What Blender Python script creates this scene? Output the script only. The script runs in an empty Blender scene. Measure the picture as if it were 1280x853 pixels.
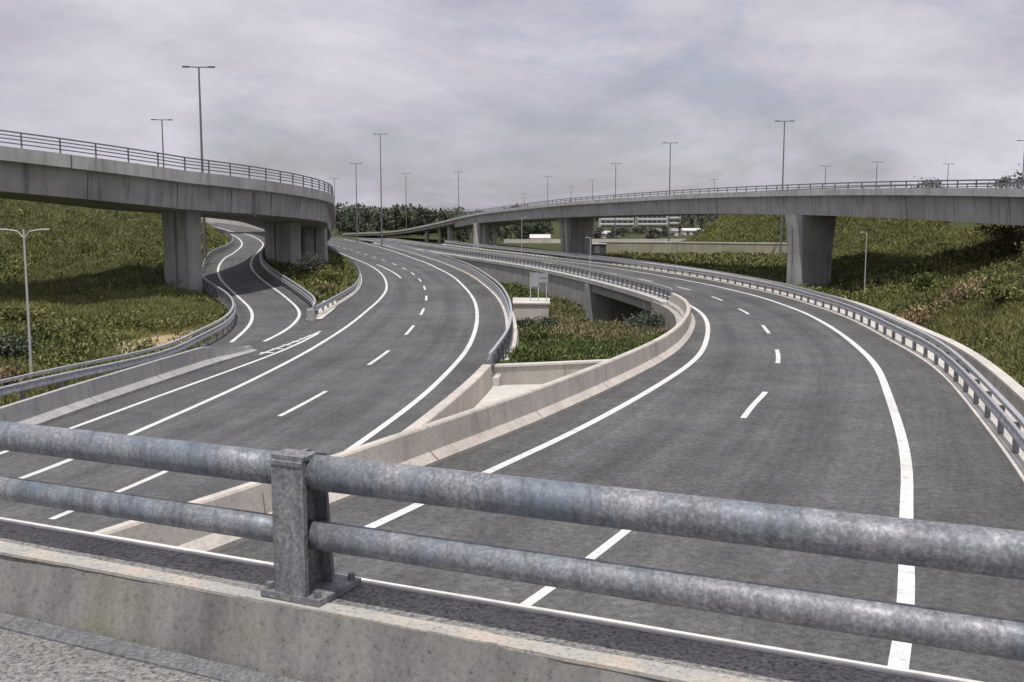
import bpy, math, random
import numpy as np

SC = bpy.context.scene
COL = SC.collection
rng = np.random.default_rng(7)
random.seed(7)

# ------------------------------------------------------------------ camera, sky, sun, exposure
EYE = 6.3
cam = bpy.data.cameras.new('camera')
cam.sensor_width = 36.0
cam.lens = 36.56
cam.clip_start = 0.1
cam.clip_end = 8000
co = bpy.data.objects.new('camera', cam)
COL.objects.link(co)
co.location = (0, 0, EYE)
co.rotation_euler = (math.radians(90) - math.atan(156.5 / 1300.0), 0, 0)
SC.camera = co

SUN_EL, SUN_AZ = math.radians(72), math.radians(-166)      # azimuth clockwise from +Y: behind the camera, to its left
world = bpy.data.worlds.new('World')
SC.world = world
world.use_nodes = True
nt = world.node_tree
for n in list(nt.nodes): nt.nodes.remove(n)
def wn(t, **k):
    n = nt.nodes.new(t)
    for a, b in k.items(): setattr(n, a, b)
    return n
wo = wn('ShaderNodeOutputWorld'); bg = wn('ShaderNodeBackground')
sky = wn('ShaderNodeTexSky', sky_type='NISHITA', sun_disc=False)
sky.sun_elevation = SUN_EL; sky.sun_rotation = SUN_AZ
sky.air_density = 1.0; sky.dust_density = 2.5
bg.inputs['Strength'].default_value = 0.10
tc = wn('ShaderNodeTexCoord')
mp = wn('ShaderNodeMapping'); mp.inputs['Scale'].default_value = (1, 1, 2.6)
n1 = wn('ShaderNodeTexNoise'); n1.inputs['Scale'].default_value = 2.3; n1.inputs['Detail'].default_value = 9; n1.inputs['Roughness'].default_value = .58
n1.inputs['Distortion'].default_value = .5
n2 = wn('ShaderNodeTexNoise'); n2.inputs['Scale'].default_value = 5.5; n2.inputs['Detail'].default_value = 10; n2.inputs['Roughness'].default_value = .62
nt.links.new(tc.outputs['Generated'], mp.inputs['Vector'])
nt.links.new(mp.outputs['Vector'], n1.inputs['Vector']); nt.links.new(mp.outputs['Vector'], n2.inputs['Vector'])
r1 = wn('ShaderNodeValToRGB'); r1.color_ramp.elements[0].position = .26; r1.color_ramp.elements[1].position = .50   # cloud cover
r2 = wn('ShaderNodeValToRGB')
r2.color_ramp.elements[0].position = .32; r2.color_ramp.elements[0].color = (5.0, 4.8, 5.65, 1)
r2.color_ramp.elements[1].position = .68; r2.color_ramp.elements[1].color = (7.0, 6.8, 7.55, 1)
mx = wn('ShaderNodeMix', data_type='RGBA')
nt.links.new(n1.outputs['Fac'], r1.inputs['Fac']); nt.links.new(n2.outputs['Fac'], r2.inputs['Fac'])
nt.links.new(r1.outputs['Color'], mx.inputs['Factor'])
nt.links.new(sky.outputs['Color'], mx.inputs['A']); nt.links.new(r2.outputs['Color'], mx.inputs['B'])
nt.links.new(mx.outputs['Result'], bg.inputs['Color']); nt.links.new(bg.outputs['Background'], wo.inputs['Surface'])

sl = bpy.data.lights.new('sun', 'SUN'); sl.energy = 3.4; sl.angle = math.radians(.6); sl.color = (1, .965, .91)
so = bpy.data.objects.new('sun', sl); COL.objects.link(so)
so.rotation_euler = (math.radians(90) - SUN_EL, 0, math.pi - SUN_AZ)
so.location = (-40, -40, 80)
vs = SC.view_settings
vs.view_transform = 'Standard'; vs.look = 'None'; vs.exposure = 0.0; vs.gamma = 1.0; vs.use_curve_mapping = False

# ------------------------------------------------------------------ helpers
def tag(o, label=None, cat=None, group=None, kind=None):
    if label: o['label'] = label
    if cat: o['category'] = cat
    if group: o['group'] = group
    if kind: o['kind'] = kind
    return o
def origin(o):
    v = np.zeros(3)
    while o is not None:
        v = v + np.array(o.location); o = o.parent
    return v
def thing(name, loc, label, cat, group=None):
    o = bpy.data.objects.new(name, None); o.empty_display_size = .3
    COL.objects.link(o); o.location = tuple(float(c) for c in loc)
    return tag(o, label, cat, group)
def build(name, V, F, mat, parent=None, loc=None, smooth=False):
    """link vertices given in world space as one mesh object"""
    V = np.asarray(V, float).reshape(-1, 3)
    me = bpy.data.meshes.new(name)
    o = bpy.data.objects.new(name, me); COL.objects.link(o)
    base = origin(parent) if parent is not None else np.zeros(3)
    if parent is not None: o.parent = parent
    if loc is not None: o.location = tuple(np.asarray(loc, float) - base); base = np.asarray(loc, float)
    me.from_pydata((V - base).tolist(), [], [list(f) for f in F])
    me.materials.append(mat)
    if smooth:
        me.polygons.foreach_set('use_smooth', [True] * len(me.polygons))
    me.update()
    return o
def fast_quads(name, V, mat, nper=4):
    """V: (n,nper,3) loose polygons"""
    n = len(V)
    me = bpy.data.meshes.new(name)
    me.vertices.add(n * nper); me.vertices.foreach_set('co', V.astype(np.float32).ravel())
    me.loops.add(n * nper); me.loops.foreach_set('vertex_index', np.arange(n * nper, dtype=np.int32))
    me.polygons.add(n); me.polygons.foreach_set('loop_start', np.arange(0, n * nper, nper, dtype=np.int32))
    me.polygons.foreach_set('loop_total', np.full(n, nper, dtype=np.int32))
    me.update(calc_edges=True); me.materials.append(mat)
    return me
class MB:
    def __init__(s): s.V = []; s.F = []
    def add(s, V, F):
        b = len(s.V); s.V += [tuple(v) for v in V]; s.F += [[b + i for i in f] for f in F]; return s
    def box(s, c, size, rz=0, taper=1.0):
        x, y, z = [d / 2 for d in size]; C, S = math.cos(rz), math.sin(rz); V = []
        for k, t in ((-z, 1), (z, taper)):
            for a, b in ((-x, -y), (x, -y), (x, y), (-x, y)):
                a *= t; b *= t
                V.append((c[0] + a * C - b * S, c[1] + a * S + b * C, c[2] + k))
        return s.add(V, [(0, 3, 2, 1), (4, 5, 6, 7), (0, 1, 5, 4), (1, 2, 6, 5), (2, 3, 7, 6), (3, 0, 4, 7)])
    def prism(s, poly, z0, z1, top=None):
        n = len(poly); top = top or poly
        V = [(x, y, z0) for x, y in poly] + [(x, y, z1) for x, y in top]
        F = [tuple(range(n))[::-1], tuple(range(n, 2 * n))] + [(i, (i + 1) % n, n + (i + 1) % n, n + i) for i in range(n)]
        return s.add(V, F)
    def tube(s, pts, rad, n=10):
        pts = np.asarray(pts, float); m = len(pts)
        rad = np.full(m, rad) if np.isscalar(rad) else np.asarray(rad)
        T = np.gradient(pts, axis=0); T /= np.linalg.norm(T, axis=1)[:, None]
        V = []; F = []
        up = np.array([0, 0, 1.]) if abs(T[0][2]) < .9 else np.array([1., 0, 0])
        for p, t, r in zip(pts, T, rad):
            a = np.cross(t, up); a /= np.linalg.norm(a); b = np.cross(a, t)
            for k in range(n):
                th = 2 * math.pi * k / n
                V.append(p + r * (a * math.cos(th) + b * math.sin(th)))
        for i in range(m - 1):
            for k in range(n):
                F.append((i * n + k, (i + 1) * n + k, (i + 1) * n + (k + 1) % n, i * n + (k + 1) % n))
        F.append(tuple(range(n))); F.append(tuple(range((m - 1) * n, m * n))[::-1])
        return s.add(V, F)
    def sweep(s, P, prof, closed=True, hs=None):
        """P (n,3) path; prof [(right, up)]; hs optional height scale per path point"""
        P = np.asarray(P, float); N = normals(P); m = len(prof); V = []; F = []
        for i, (p, nn) in enumerate(zip(P, N)):
            k = 1 if hs is None else hs[i]
            for r, z in prof: V.append((p[0] + nn[0] * r, p[1] + nn[1] * r, p[2] + z * k))
        e = m if closed else m - 1
        for i in range(len(P) - 1):
            for k in range(e):
                F.append((i * m + k, i * m + (k + 1) % m, (i + 1) * m + (k + 1) % m, (i + 1) * m + k))
        if closed:
            F.append(tuple(range(m))[::-1]); F.append(tuple(range((len(P) - 1) * m, len(P) * m)))
        return s.add(V, F)
    def build(s, name, mat, parent=None, loc=None, smooth=False):
        return build(name, s.V, s.F, mat, parent, loc, smooth)
def normals(P):
    T = np.gradient(np.asarray(P)[:, :2], axis=0); T /= np.hypot(*T.T)[:, None]
    return np.stack([T[:, 1], -T[:, 0]], 1)
def arclen(P):
    return np.r_[0, np.cumsum(np.hypot(*np.diff(P[:, :2], axis=0).T))]
def resample(P, step):
    P = np.asarray(P, float); s = arclen(P); n = max(2, int(round(s[-1] / step)) + 1); q = np.linspace(0, s[-1], n)
    return np.stack([np.interp(q, s, P[:, k]) for k in range(P.shape[1])], 1)
def ss(a, b, x):
    t = np.clip((np.asarray(x, float) - a) / (b - a), 0, 1); return t * t * (3 - 2 * t)
def z_left(y): return 0 * np.asarray(y, float)
def z_right(y): return .9 - .7 * ss(22, 95, y)
def z_ramp(y): return 2.0 * ss(75, 112, y) + 1.2 * ss(112, 190, y)

# plan of the road lines in metres (camera at the origin, looking along +Y)
MEDIAN = [(-5.71,14.60), (-4.24,17.23), (-2.87,19.91), (-1.49,22.59), (-0.09,25.25), (1.21,27.97), (2.44,30.72), (3.62,33.49), (4.75,36.28), (5.81,39.10), (6.75,41.96), (7.55,44.87), (8.27,47.79), (8.92,50.73), (9.52,53.69), (10.04,56.65), (10.46,59.63), (10.78,62.63), (10.98,65.63), (11.06,68.64), (11.04,71.66), (10.95,74.67), (10.77,77.67), (10.52,80.67), (10.21,83.67), (9.85,86.66), (9.45,89.64), (9.01,92.62), (8.52,95.60), (8.02,98.57), (7.48,101.53), (6.93,104.49), (6.35,107.45), (5.75,110.40), (5.12,113.34), (4.47,116.28), (3.79,119.22), (3.07,122.14), (2.32,125.06), (1.53,127.96), (0.71,130.86), (-0.14,133.75), (-1.00,136.64), (-1.87,139.52), (-2.75,142.40), (-3.64,145.28), (-4.52,148.16), (-5.40,151.04), (-6.28,153.92), (-7.16,156.80), (-8.04,159.68), (-8.93,162.56), (-9.81,165.44), (-10.69,168.32), (-11.58,171.20), (-12.47,174.07), (-13.36,176.95), (-14.25,179.83), (-15.12,182.71), (-15.99,185.60), (-16.84,188.48), (-17.68,191.38), (-18.51,194.27), (-19.33,197.17), (-20.15,200.07), (-20.95,202.97), (-21.75,205.88), (-22.54,208.78), (-23.34,211.69), (-24.13,214.59), (-24.92,217.50), (-25.71,220.40), (-26.50,223.31), (-27.29,226.22), (-28.09,229.12)]
LEFT_ROAD = [(-10.33,18.56), (-9.54,21.47), (-8.75,24.37), (-8.16,27.32), (-7.68,30.29), (-7.22,33.27), (-6.81,36.25), (-6.49,39.24), (-6.23,42.24), (-5.99,45.23), (-5.80,48.24), (-5.71,51.25), (-5.67,54.25), (-5.66,57.26), (-5.69,60.27), (-5.75,63.28), (-5.84,66.29), (-5.96,69.29), (-6.10,72.30), (-6.27,75.30), (-6.47,78.31), (-6.71,81.30), (-6.98,84.30), (-7.27,87.30), (-7.58,90.29), (-7.90,93.28), (-8.25,96.27), (-8.63,99.25), (-9.03,102.24), (-9.45,105.21), (-9.90,108.19), (-10.38,111.16), (-10.88,114.13), (-11.41,117.09), (-11.96,120.05), (-12.53,123.00), (-13.13,125.95), (-13.74,128.90), (-14.37,131.84), (-15.02,134.78), (-15.69,137.71), (-16.38,140.64), (-17.11,143.56), (-17.85,146.47), (-18.60,149.39), (-19.34,152.31), (-20.07,155.22), (-20.80,158.14), (-21.52,161.06), (-22.25,163.98), (-22.98,166.90), (-23.72,169.82), (-24.46,172.73), (-25.21,175.65), (-25.97,178.56), (-26.73,181.47), (-27.49,184.38), (-28.26,187.29), (-29.03,190.20), (-29.80,193.11), (-30.57,196.02), (-31.35,198.92), (-32.13,201.83), (-32.92,204.73), (-33.72,207.63), (-34.52,210.53), (-35.32,213.43), (-36.14,216.33), (-36.96,219.22), (-37.78,222.12), (-38.61,225.01), (-39.45,227.90), (-40.28,230.79), (-41.12,233.68), (-41.96,236.57), (-42.80,239.46), (-43.64,242.35), (-44.48,245.24), (-45.31,248.13), (-46.15,251.02)]
RAMP_LEFT = [(-14.10,51.83), (-14.46,54.83), (-14.87,57.83), (-15.38,60.81), (-16.00,63.77), (-16.72,66.71), (-17.53,69.62), (-18.43,72.51), (-19.39,75.38), (-20.42,78.22), (-21.50,81.05), (-22.63,83.85), (-23.79,86.65), (-24.92,89.46), (-25.96,92.29), (-26.90,95.17), (-27.70,98.09), (-28.39,101.03), (-29.00,104.00), (-29.56,106.97), (-30.11,109.94), (-30.68,112.91), (-31.26,115.88), (-31.84,118.85), (-32.43,121.82), (-33.03,124.78), (-33.63,127.75), (-34.23,130.71), (-34.85,133.67), (-35.48,136.63), (-36.15,139.58), (-36.86,142.52), (-37.61,145.45), (-38.39,148.37), (-39.21,151.29), (-40.06,154.19), (-40.93,157.09), (-41.82,159.98), (-42.73,162.86), (-43.66,165.74), (-44.61,168.61), (-45.57,171.48), (-46.55,174.34), (-47.52,177.21), (-48.49,180.07), (-49.42,182.95)]
RAMP_RIGHT = [(-12.53,52.16), (-12.48,55.18), (-12.60,58.20), (-12.86,61.21), (-13.24,64.21), (-13.76,67.18), (-14.45,70.12), (-15.25,73.03), (-16.11,75.93), (-17.05,78.80), (-18.07,81.64), (-19.18,84.45), (-20.36,87.23), (-21.53,90.01), (-22.66,92.81), (-23.72,95.64), (-24.65,98.51), (-25.45,101.43), (-26.13,104.37), (-26.75,107.33), (-27.36,110.29), (-27.97,113.24), (-28.58,116.20), (-29.18,119.16), (-29.78,122.12), (-30.37,125.08), (-30.95,128.05), (-31.53,131.01), (-32.12,133.97), (-32.73,136.93), (-33.36,139.88), (-34.04,142.83), (-34.77,145.76), (-35.56,148.67), (-36.39,151.58), (-37.25,154.47), (-38.14,157.36), (-39.04,160.24), (-39.96,163.11), (-40.91,165.98), (-41.87,168.85), (-42.84,171.71), (-43.82,174.56), (-44.81,177.42), (-45.79,180.27), (-46.76,183.13), (-47.69,186.01)]
BANK_RAIL = [(-16.92,33.86), (-16.28,36.82), (-15.36,39.71), (-14.62,42.65), (-14.62,45.68), (-14.90,48.69), (-15.06,51.72), (-15.32,54.74), (-15.78,57.73), (-16.38,60.70), (-17.09,63.65), (-17.91,66.57), (-18.82,69.46), (-19.78,72.33), (-20.80,75.18), (-21.93,78.00), (-23.21,80.75), (-24.52,83.48), (-25.69,86.27), (-26.68,89.14), (-27.53,92.05), (-28.31,94.97), (-29.04,97.91), (-29.75,100.86), (-30.42,103.82), (-31.07,106.78), (-31.69,109.74), (-32.28,112.72), (-32.85,115.69), (-33.38,118.68), (-33.89,121.66), (-34.42,124.65), (-34.97,127.63), (-35.55,130.60), (-36.15,133.57), (-36.79,136.53), (-37.46,139.49), (-38.17,142.43), (-38.92,145.37), (-39.71,148.30), (-40.54,151.21), (-41.39,154.12), (-42.27,157.02), (-43.15,159.92), (-44.05,162.81), (-44.94,165.71), (-45.84,168.60), (-46.73,171.50), (-47.62,174.40), (-48.50,177.30), (-49.38,180.20), (-50.25,183.10), (-51.10,186.01)]

MEDIAN = np.array([(-9.3, 8.0), (-7.3, 11.7)] + MEDIAN)
LEFT_ROAD = np.array([(-12.6, 9.5), (-11.3, 14.5)] + LEFT_ROAD)
BANK_RAIL = np.array([(-18.6, 24.0), (-17.6, 30.0)] + BANK_RAIL)
RAMP_LEFT, RAMP_RIGHT = np.array(RAMP_LEFT), np.array(RAMP_RIGHT)
def extend(P, L, n=6):
    d = P[-1] - P[-4]; d /= np.hypot(*d)
    return np.vstack([P] + [P[-1] + d * L * (i + 1) / n for i in range(n)])
MEDIAN = extend(MEDIAN, 60); LEFT_ROAD = extend(LEFT_ROAD, 60)
def fine(P, it=3):
    P = resample(P, 1.0)
    for _ in range(it):
        Q = P.copy(); Q[1:-1] = .25 * P[:-2] + .5 * P[1:-1] + .25 * P[2:]; P = Q
    return P
MEDIAN, LEFT_ROAD, BANK_RAIL, RAMP_LEFT, RAMP_RIGHT = map(fine, (MEDIAN, LEFT_ROAD, BANK_RAIL, RAMP_LEFT, RAMP_RIGHT))
def offset(P, d, zf, y0=None, y1=None, dz=0, step=None):
    """parallel curve; d a number or [(y, d)] table"""
    N = normals(P)
    dd = np.full(len(P), d, float) if np.isscalar(d) else np.interp(P[:, 1], [a for a, b in d], [b for a, b in d])
    for _ in range(0 if np.isscalar(d) else 12):
        dd[1:-1] = .25 * dd[:-2] + .5 * dd[1:-1] + .25 * dd[2:]
    Q = P + N * dd[:, None]
    m = np.ones(len(Q), bool)
    if y0 is not None: m &= Q[:, 1] >= y0
    if y1 is not None: m &= Q[:, 1] <= y1
    Q = Q[m]
    Q = np.column_stack([Q, zf(Q[:, 1]) + dz])
    return resample(Q, step) if step else Q
def xat(P, y): return np.interp(y, P[:, 1], P[:, 0])

D_R1 = [(14, 1.45), (28, 1.25), (40, 1.0), (48, .72), (57, .6), (66, .65), (80, 1.0), (120, 1.3)]
D_RD = [(8, 5.4), (18, 5.47), (21, 5.42), (26.6, 4.99), (31.1, 4.62), (34, 4.55), (40, 4.1), (46, 3.75), (53, 3.5), (60, 3.35), (66, 3.4), (73, 3.85), (84, 4.7), (120, 5.0)]
D_R2 = [(8, 10.9), (14, 10.6), (17.7, 10.32), (19.5, 10.05), (23, 9.59), (25.7, 9.25), (30.2, 8.6), (35.8, 7.92), (39, 7.7), (44, 7.25), (51, 6.95), (58, 6.75), (68, 6.95), (78, 7.7), (90, 8.4), (130, 8.8)]
D_RS = [(8, 13.2), (19, 12.3), (24, 11.75), (26.6, 11.15), (32, 10.35), (40, 9.45), (48, 8.6), (58, 8.35), (68, 8.5), (80, 9.6), (95, 10.6), (130, 11.0)]
D_L1 = [(10, -5.1), (24, -5.3), (36, -5.6), (50, -4.9), (60, -4.7)]
D_L2 = [(10, -2.8), (24, -3.0), (34, -3.45), (50, -3.8), (70, -3.75), (88, -3.3), (110, -3.4), (250, -3.6)]
D_L3 = [(10, 3.7), (75, 3.6), (95, 3.55), (125, 4.0), (180, 6.4), (240, 8.8), (300, 10)]
D_LE = [(10, -9.0), (50, -7.5), (62, -6.3), (74, -6.1), (86, -5.6), (118, -5.7), (150, -5.2), (200, -4.6), (300, -4.6)]
D_LK = [(10, 5.35), (95, 5.3), (125, 5.8), (180, 8.2), (240, 10.4), (300, 11.4)]

RS = offset(MEDIAN, D_RS, z_right)                     # outer edge of the right carriageway
OUT = offset(MEDIAN, [(a, b + 1.15) for a, b in D_RS], z_right)
LE = offset(LEFT_ROAD, D_LE, z_left)
LK = offset(LEFT_ROAD, D_LK, z_left)                    # kerb on the right of the left carriageway

# ------------------------------------------------------------------ materials
def mat(name, color, rough=.85, metal=0, var=None, spec=.3):
    m = bpy.data.materials.new(name); m.use_nodes = True
    b = m.node_tree.nodes['Principled BSDF']
    b.inputs['Base Color'].default_value = (*color, 1); b.inputs['Roughness'].default_value = rough
    b.inputs['Metallic'].default_value = metal; b.inputs['Specular IOR Level'].default_value = spec
    return m
class NB:
    """small node-tree builder"""
    def __init__(s, m): s.m = m; s.t = m.node_tree; s.b = s.t.nodes['Principled BSDF']; s.pos = s.t.nodes.new('ShaderNodeNewGeometry').outputs['Position']
    def link(s, a, b): s.t.links.new(a, b)
    def map(s, scale=(1, 1, 1), rot=0, loc=(0, 0, 0)):
        n = s.t.nodes.new('ShaderNodeMapping'); n.inputs['Scale'].default_value = scale; n.inputs['Rotation'].default_value = (0, 0, rot); n.inputs['Location'].default_value = loc
        s.link(s.pos, n.inputs['Vector']); return n.outputs['Vector']
    def noise(s, scale, detail=4, rough=.55, vec=None, dist=0):
        n = s.t.nodes.new('ShaderNodeTexNoise'); n.inputs['Scale'].default_value = scale; n.inputs['Detail'].default_value = detail
        n.inputs['Roughness'].default_value = rough; n.inputs['Distortion'].default_value = dist
        s.link(vec if vec is not None else s.pos, n.inputs['Vector']); return n.outputs['Fac']
    def voronoi(s, scale, vec=None, feature='F1'):
        n = s.t.nodes.new('ShaderNodeTexVoronoi'); n.inputs['Scale'].default_value = scale; n.feature = feature
        s.link(vec if vec is not None else s.pos, n.inputs['Vector']); return n.outputs['Distance'], n.outputs.get('Color')
    def ramp(s, f, *stops):
        n = s.t.nodes.new('ShaderNodeValToRGB'); e = n.color_ramp.elements
        while len(e) < len(stops): e.new(.5)
        for el, (p, c) in zip(e, stops):
            el.position = p; el.color = (*c, 1) if not np.isscalar(c) else (c, c, c, 1)
        s.link(f, n.inputs['Fac']); return n.outputs['Color']
    def mix(s, fac, a, b, blend='MIX'):
        n = s.t.nodes.new('ShaderNodeMix'); n.data_type = 'RGBA'; n.blend_type = blend
        for v, k in ((fac, 'Factor'), (a, 'A'), (b, 'B')):
            if hasattr(v, 'links'): s.link(v, n.inputs[k])
            elif np.isscalar(v): n.inputs[k].default_value = v if k == 'Factor' else (v, v, v, 1)
            else: n.inputs[k].default_value = (*v, 1)
        return n.outputs['Result']
    def color(s, c): s.link(c, s.b.inputs['Base Color'])
    def bump(s, f, strength=.3, dist=.02):
        n = s.t.nodes.new('ShaderNodeBump'); n.inputs['Strength'].default_value = strength; n.inputs['Distance'].default_value = dist
        s.link(f, n.inputs['Height']); s.link(n.outputs['Normal'], s.b.inputs['Normal'])
    def rough(s, f): s.link(f, s.b.inputs['Roughness'])

def concrete(name, base, contrast=.35, streak=.5, warm=(.0, .0, .0), grain=14):
    m = mat(name, base, .9, spec=.2); n = NB(m)
    big = n.noise(.35, 6, .6); fine_ = n.noise(grain, 5, .65); st = n.noise(1.0, 5, .6, n.map((2.2, 2.2, .16)))
    b = np.array(base)
    c = n.ramp(big, (.25, tuple(b * (1 - contrast))), (.55, tuple(b)), (.8, tuple(np.clip(b * (1 + contrast * .5) + np.array(warm), 0, 1))))
    c = n.mix(streak, c, n.mix(1, c, n.ramp(st, (.3, .5), (.5, .95), (.75, 1.05)), 'MULTIPLY'))
    c = n.mix(1, c, n.ramp(fine_, (.25, .72), (.5, 1.0), (.75, 1.12)), 'MULTIPLY')
    n.color(c); n.bump(fine_, .25, .015)
    return m
M = {}
M['concrete'] = concrete('concrete_weathered', (.40, .39, .37))
M['deck'] = concrete('concrete_bridge', (.39, .385, .37), .32, .8)
M['deck2'] = concrete('concrete_bridge_pale', (.43, .425, .41), .3, .75)
M['deck_dark'] = concrete('concrete_joint', (.13, .128, .12), .2, .3)
M['cornice'] = concrete('concrete_cornice', (.54, .53, .51), .25, .75)
M['pier'] = concrete('concrete_pier', (.41, .405, .39), .34, .8)
M['barrier'] = concrete('concrete_barrier', (.58, .535, .48), .28, .45, (.03, .01, -.01))
M['barrier_grey'] = concrete('concrete_barrier_grey', (.42, .415, .405), .25, .45)
M['pale'] = concrete('concrete_pale', (.62, .59, .54), .25, .3)
M['wall'] = concrete('concrete_wall', (.44, .42, .38), .3, .7)
M['wall_tan'] = concrete('concrete_wall_tan', (.42, .39, .29), .25, .5)

def asphalt(name, base, lane=1.85, road=True):
    m = mat(name, (base,) * 3, .88, spec=.25); n = NB(m)
    big = n.noise(.10, 6, .65); mid = n.noise(.8, 6, .65); gr = n.noise(6.5, 6, .82); fine_ = n.noise(38, 3, .75); vf = n.noise(120, 2, .6)
    c = n.ramp(big, (.28, (base * .74,) * 3), (.5, (base,) * 3), (.72, (base * 1.22, base * 1.21, base * 1.18)))
    c = n.mix(1, c, n.ramp(mid, (.3, .88), (.7, 1.1)), 'MULTIPLY')
    c = n.mix(1, c, n.ramp(gr, (.3, .55), (.5, 1.0), (.7, 1.5)), 'MULTIPLY')
    c = n.mix(.6, c, n.mix(1, c, n.ramp(fine_, (.3, .40), (.5, 1.0), (.7, 1.9)), 'MULTIPLY'))
    if road:
        uv = n.t.nodes.new('ShaderNodeUVMap'); uv.uv_map = 'across'
        sp = n.t.nodes.new('ShaderNodeSeparateXYZ'); n.link(uv.outputs['UV'], sp.inputs[0])
        def mth(op, a_, b_=None, c_=None):
            q_ = n.t.nodes.new('ShaderNodeMath'); q_.operation = op
            for k_, v_ in enumerate((a_, b_, c_)):
                if v_ is None: continue
                if hasattr(v_, 'links'): n.link(v_, q_.inputs[k_])
                else: q_.inputs[k_].default_value = v_
            return q_.outputs[0]
        wob = n.noise(.25, 3, .5)
        u = mth('ADD', mth('ABSOLUTE', sp.outputs['X']), mth('MULTIPLY', mth('SUBTRACT', wob, .5), .35))
        t_ = mth('DIVIDE', u, 8.0)
        # tyre-polished tracks, oil-darkened lane middle, dusty outer edge
        tr = n.ramp(t_, (0, 1.0), (.055, .98), (.12, 1.13), (.175, .97), (.235, .80), (.29, .97), (.345, 1.12), (.41, 1.0), (.47, .95), (.60, .86))
        st = n.noise(1, 4, .6, None)
        cmb = n.t.nodes.new('ShaderNodeCombineXYZ'); n.link(mth('MULTIPLY', sp.outputs['X'], 3.0), cmb.inputs[0]); n.link(mth('MULTIPLY', sp.outputs['Y'], .07), cmb.inputs[1])
        streak = n.noise(1.0, 5, .65, cmb.outputs[0])
        c = n.mix(.8, c, n.mix(1, c, tr, 'MULTIPLY'))
        c = n.mix(1, c, n.ramp(streak, (.3, .84), (.5, 1.0), (.7, 1.12)), 'MULTIPLY')
        # paving joint beside the lane line and cross joints
        jt = mth('LESS_THAN', mth('ABSOLUTE', mth('SUBTRACT', sp.outputs['X'], -.22)), .018)
        cj = mth('LESS_THAN', mth('FRACT', mth('DIVIDE', mth('ADD', sp.outputs['Y'], mth('MULTIPLY', streak, .12)), 37.0)), .0011)
        c = n.mix(mth('MULTIPLY', mth('MAXIMUM', jt, cj), .22), c, (.025, .025, .025))
    n.color(c); n.bump(vf, .35, .01)
    return m
M['asphalt'] = asphalt('asphalt', .106)
M['asphalt2'] = asphalt('asphalt_ramp', .105)
M['asphalt_deck'] = asphalt('asphalt_deck', .1, road=False)
def paint():
    m = mat('road_paint', (.66, .66, .64), .75); n = NB(m)
    a = n.noise(3.5, 7, .75); b = n.noise(30, 4, .75); d = n.noise(.4, 4, .6)
    c = n.ramp(d, (.3, (.62, .62, .60)), (.65, (.78, .78, .76)))
    c = n.mix(n.ramp(a, (.30, .75), (.44, .12), (.6, 0)), c, (.17, .17, .165))
    c = n.mix(n.ramp(b, (.30, .8), (.42, .1), (.5, 0)), c, (.16, .16, .155)); n.color(c); return m
M['paint'] = paint()
def galv(name, base, blue=.0, rough=.5, metal=.55):
    m = mat(name, (base,) * 3, rough, metal, spec=.4); n = NB(m)
    a = n.noise(70, 5, .7); b = n.noise(7, 7, .7); v, vc = n.voronoi(60)
    c = n.ramp(b, (.3, (base * .72, base * .75, base * (.8 + blue))), (.55, (base, base * 1.01, base * (1.03 + blue))), (.75, (base * 1.35,) * 3))
    c = n.mix(1, c, n.ramp(a, (.3, .6), (.5, 1.0), (.68, 1.6)), 'MULTIPLY')
    bl = n.noise(2.2, 4, .6); c = n.mix(n.ramp(bl, (.42, 0), (.62, .6 if blue > .02 else .1)), c, (base * .50, base * .68, base * .86))
    st = n.noise(1.0, 5, .7, n.map((26, 5, 5), .456)); c = n.mix(1, c, n.ramp(st, (.3, .62), (.5, 1.0), (.72, 1.2)), 'MULTIPLY')
    n.color(c); n.bump(a, .12, .004); n.rough(n.ramp(b, (.3, rough + .15), (.7, rough - .12)))
    return m
M['galv_tube'] = galv('galvanised_tube', .26, .05, .55, .3)
M['galv_post'] = galv('galvanised_post', .24, .01, .65, .2)
M['galv'] = galv('galvanised_rail', .50, .0, .5, .35)
M['galv_dark'] = galv('galvanised_dark', .24, .0, .55, .4)
M['lamp_steel'] = mat('lamp_steel', (.20, .20, .205), .5, .4)
M['lamp_pale'] = mat('lamp_pale_steel', (.55, .55, .54), .5, .3)
M['lamp_head'] = mat('lantern_dark', (.07, .07, .075), .5, .2)
M['lens'] = mat('lantern_lens', (.55, .55, .52), .25, 0)
M['sign_back'] = mat('sign_back_grey', (.42, .43, .45), .5, .3)
M['white_render'] = mat('white_render', (.72, .71, .69), .8)
M['window_dark'] = mat('window_dark', (.06, .065, .075), .25, 0, spec=.5)
M['roof_pale'] = mat('roof_pale', (.6, .59, .57), .8)
M['roof_grey'] = mat('roof_grey', (.30, .28, .27), .85)
M['dark_box'] = mat('kiosk_dark', (.08, .085, .085), .7)
M['rubber'] = mat('cushion_grey', (.33, .33, .32), .7)
def pebble():
    m = mat('exposed_aggregate', (.2, .2, .19), .85); n = NB(m)
    d, vc = n.voronoi(75); a = n.noise(60, 4, .7); b = n.noise(2.5, 5, .6)
    c = n.ramp(a, (.32, (.04, .04, .039)), (.46, (.20, .197, .19)), (.62, (.32, .315, .30)), (.76, (.46, .45, .42)))
    c = n.mix(1, c, n.ramp(b, (.3, .75), (.7, 1.1)), 'MULTIPLY')
    n.color(c); n.bump(a, .6, .006); return m
M['pebble'] = pebble()
M['rim'] = concrete('rim_white', (.78, .76, .72), .2, .2)
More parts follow.
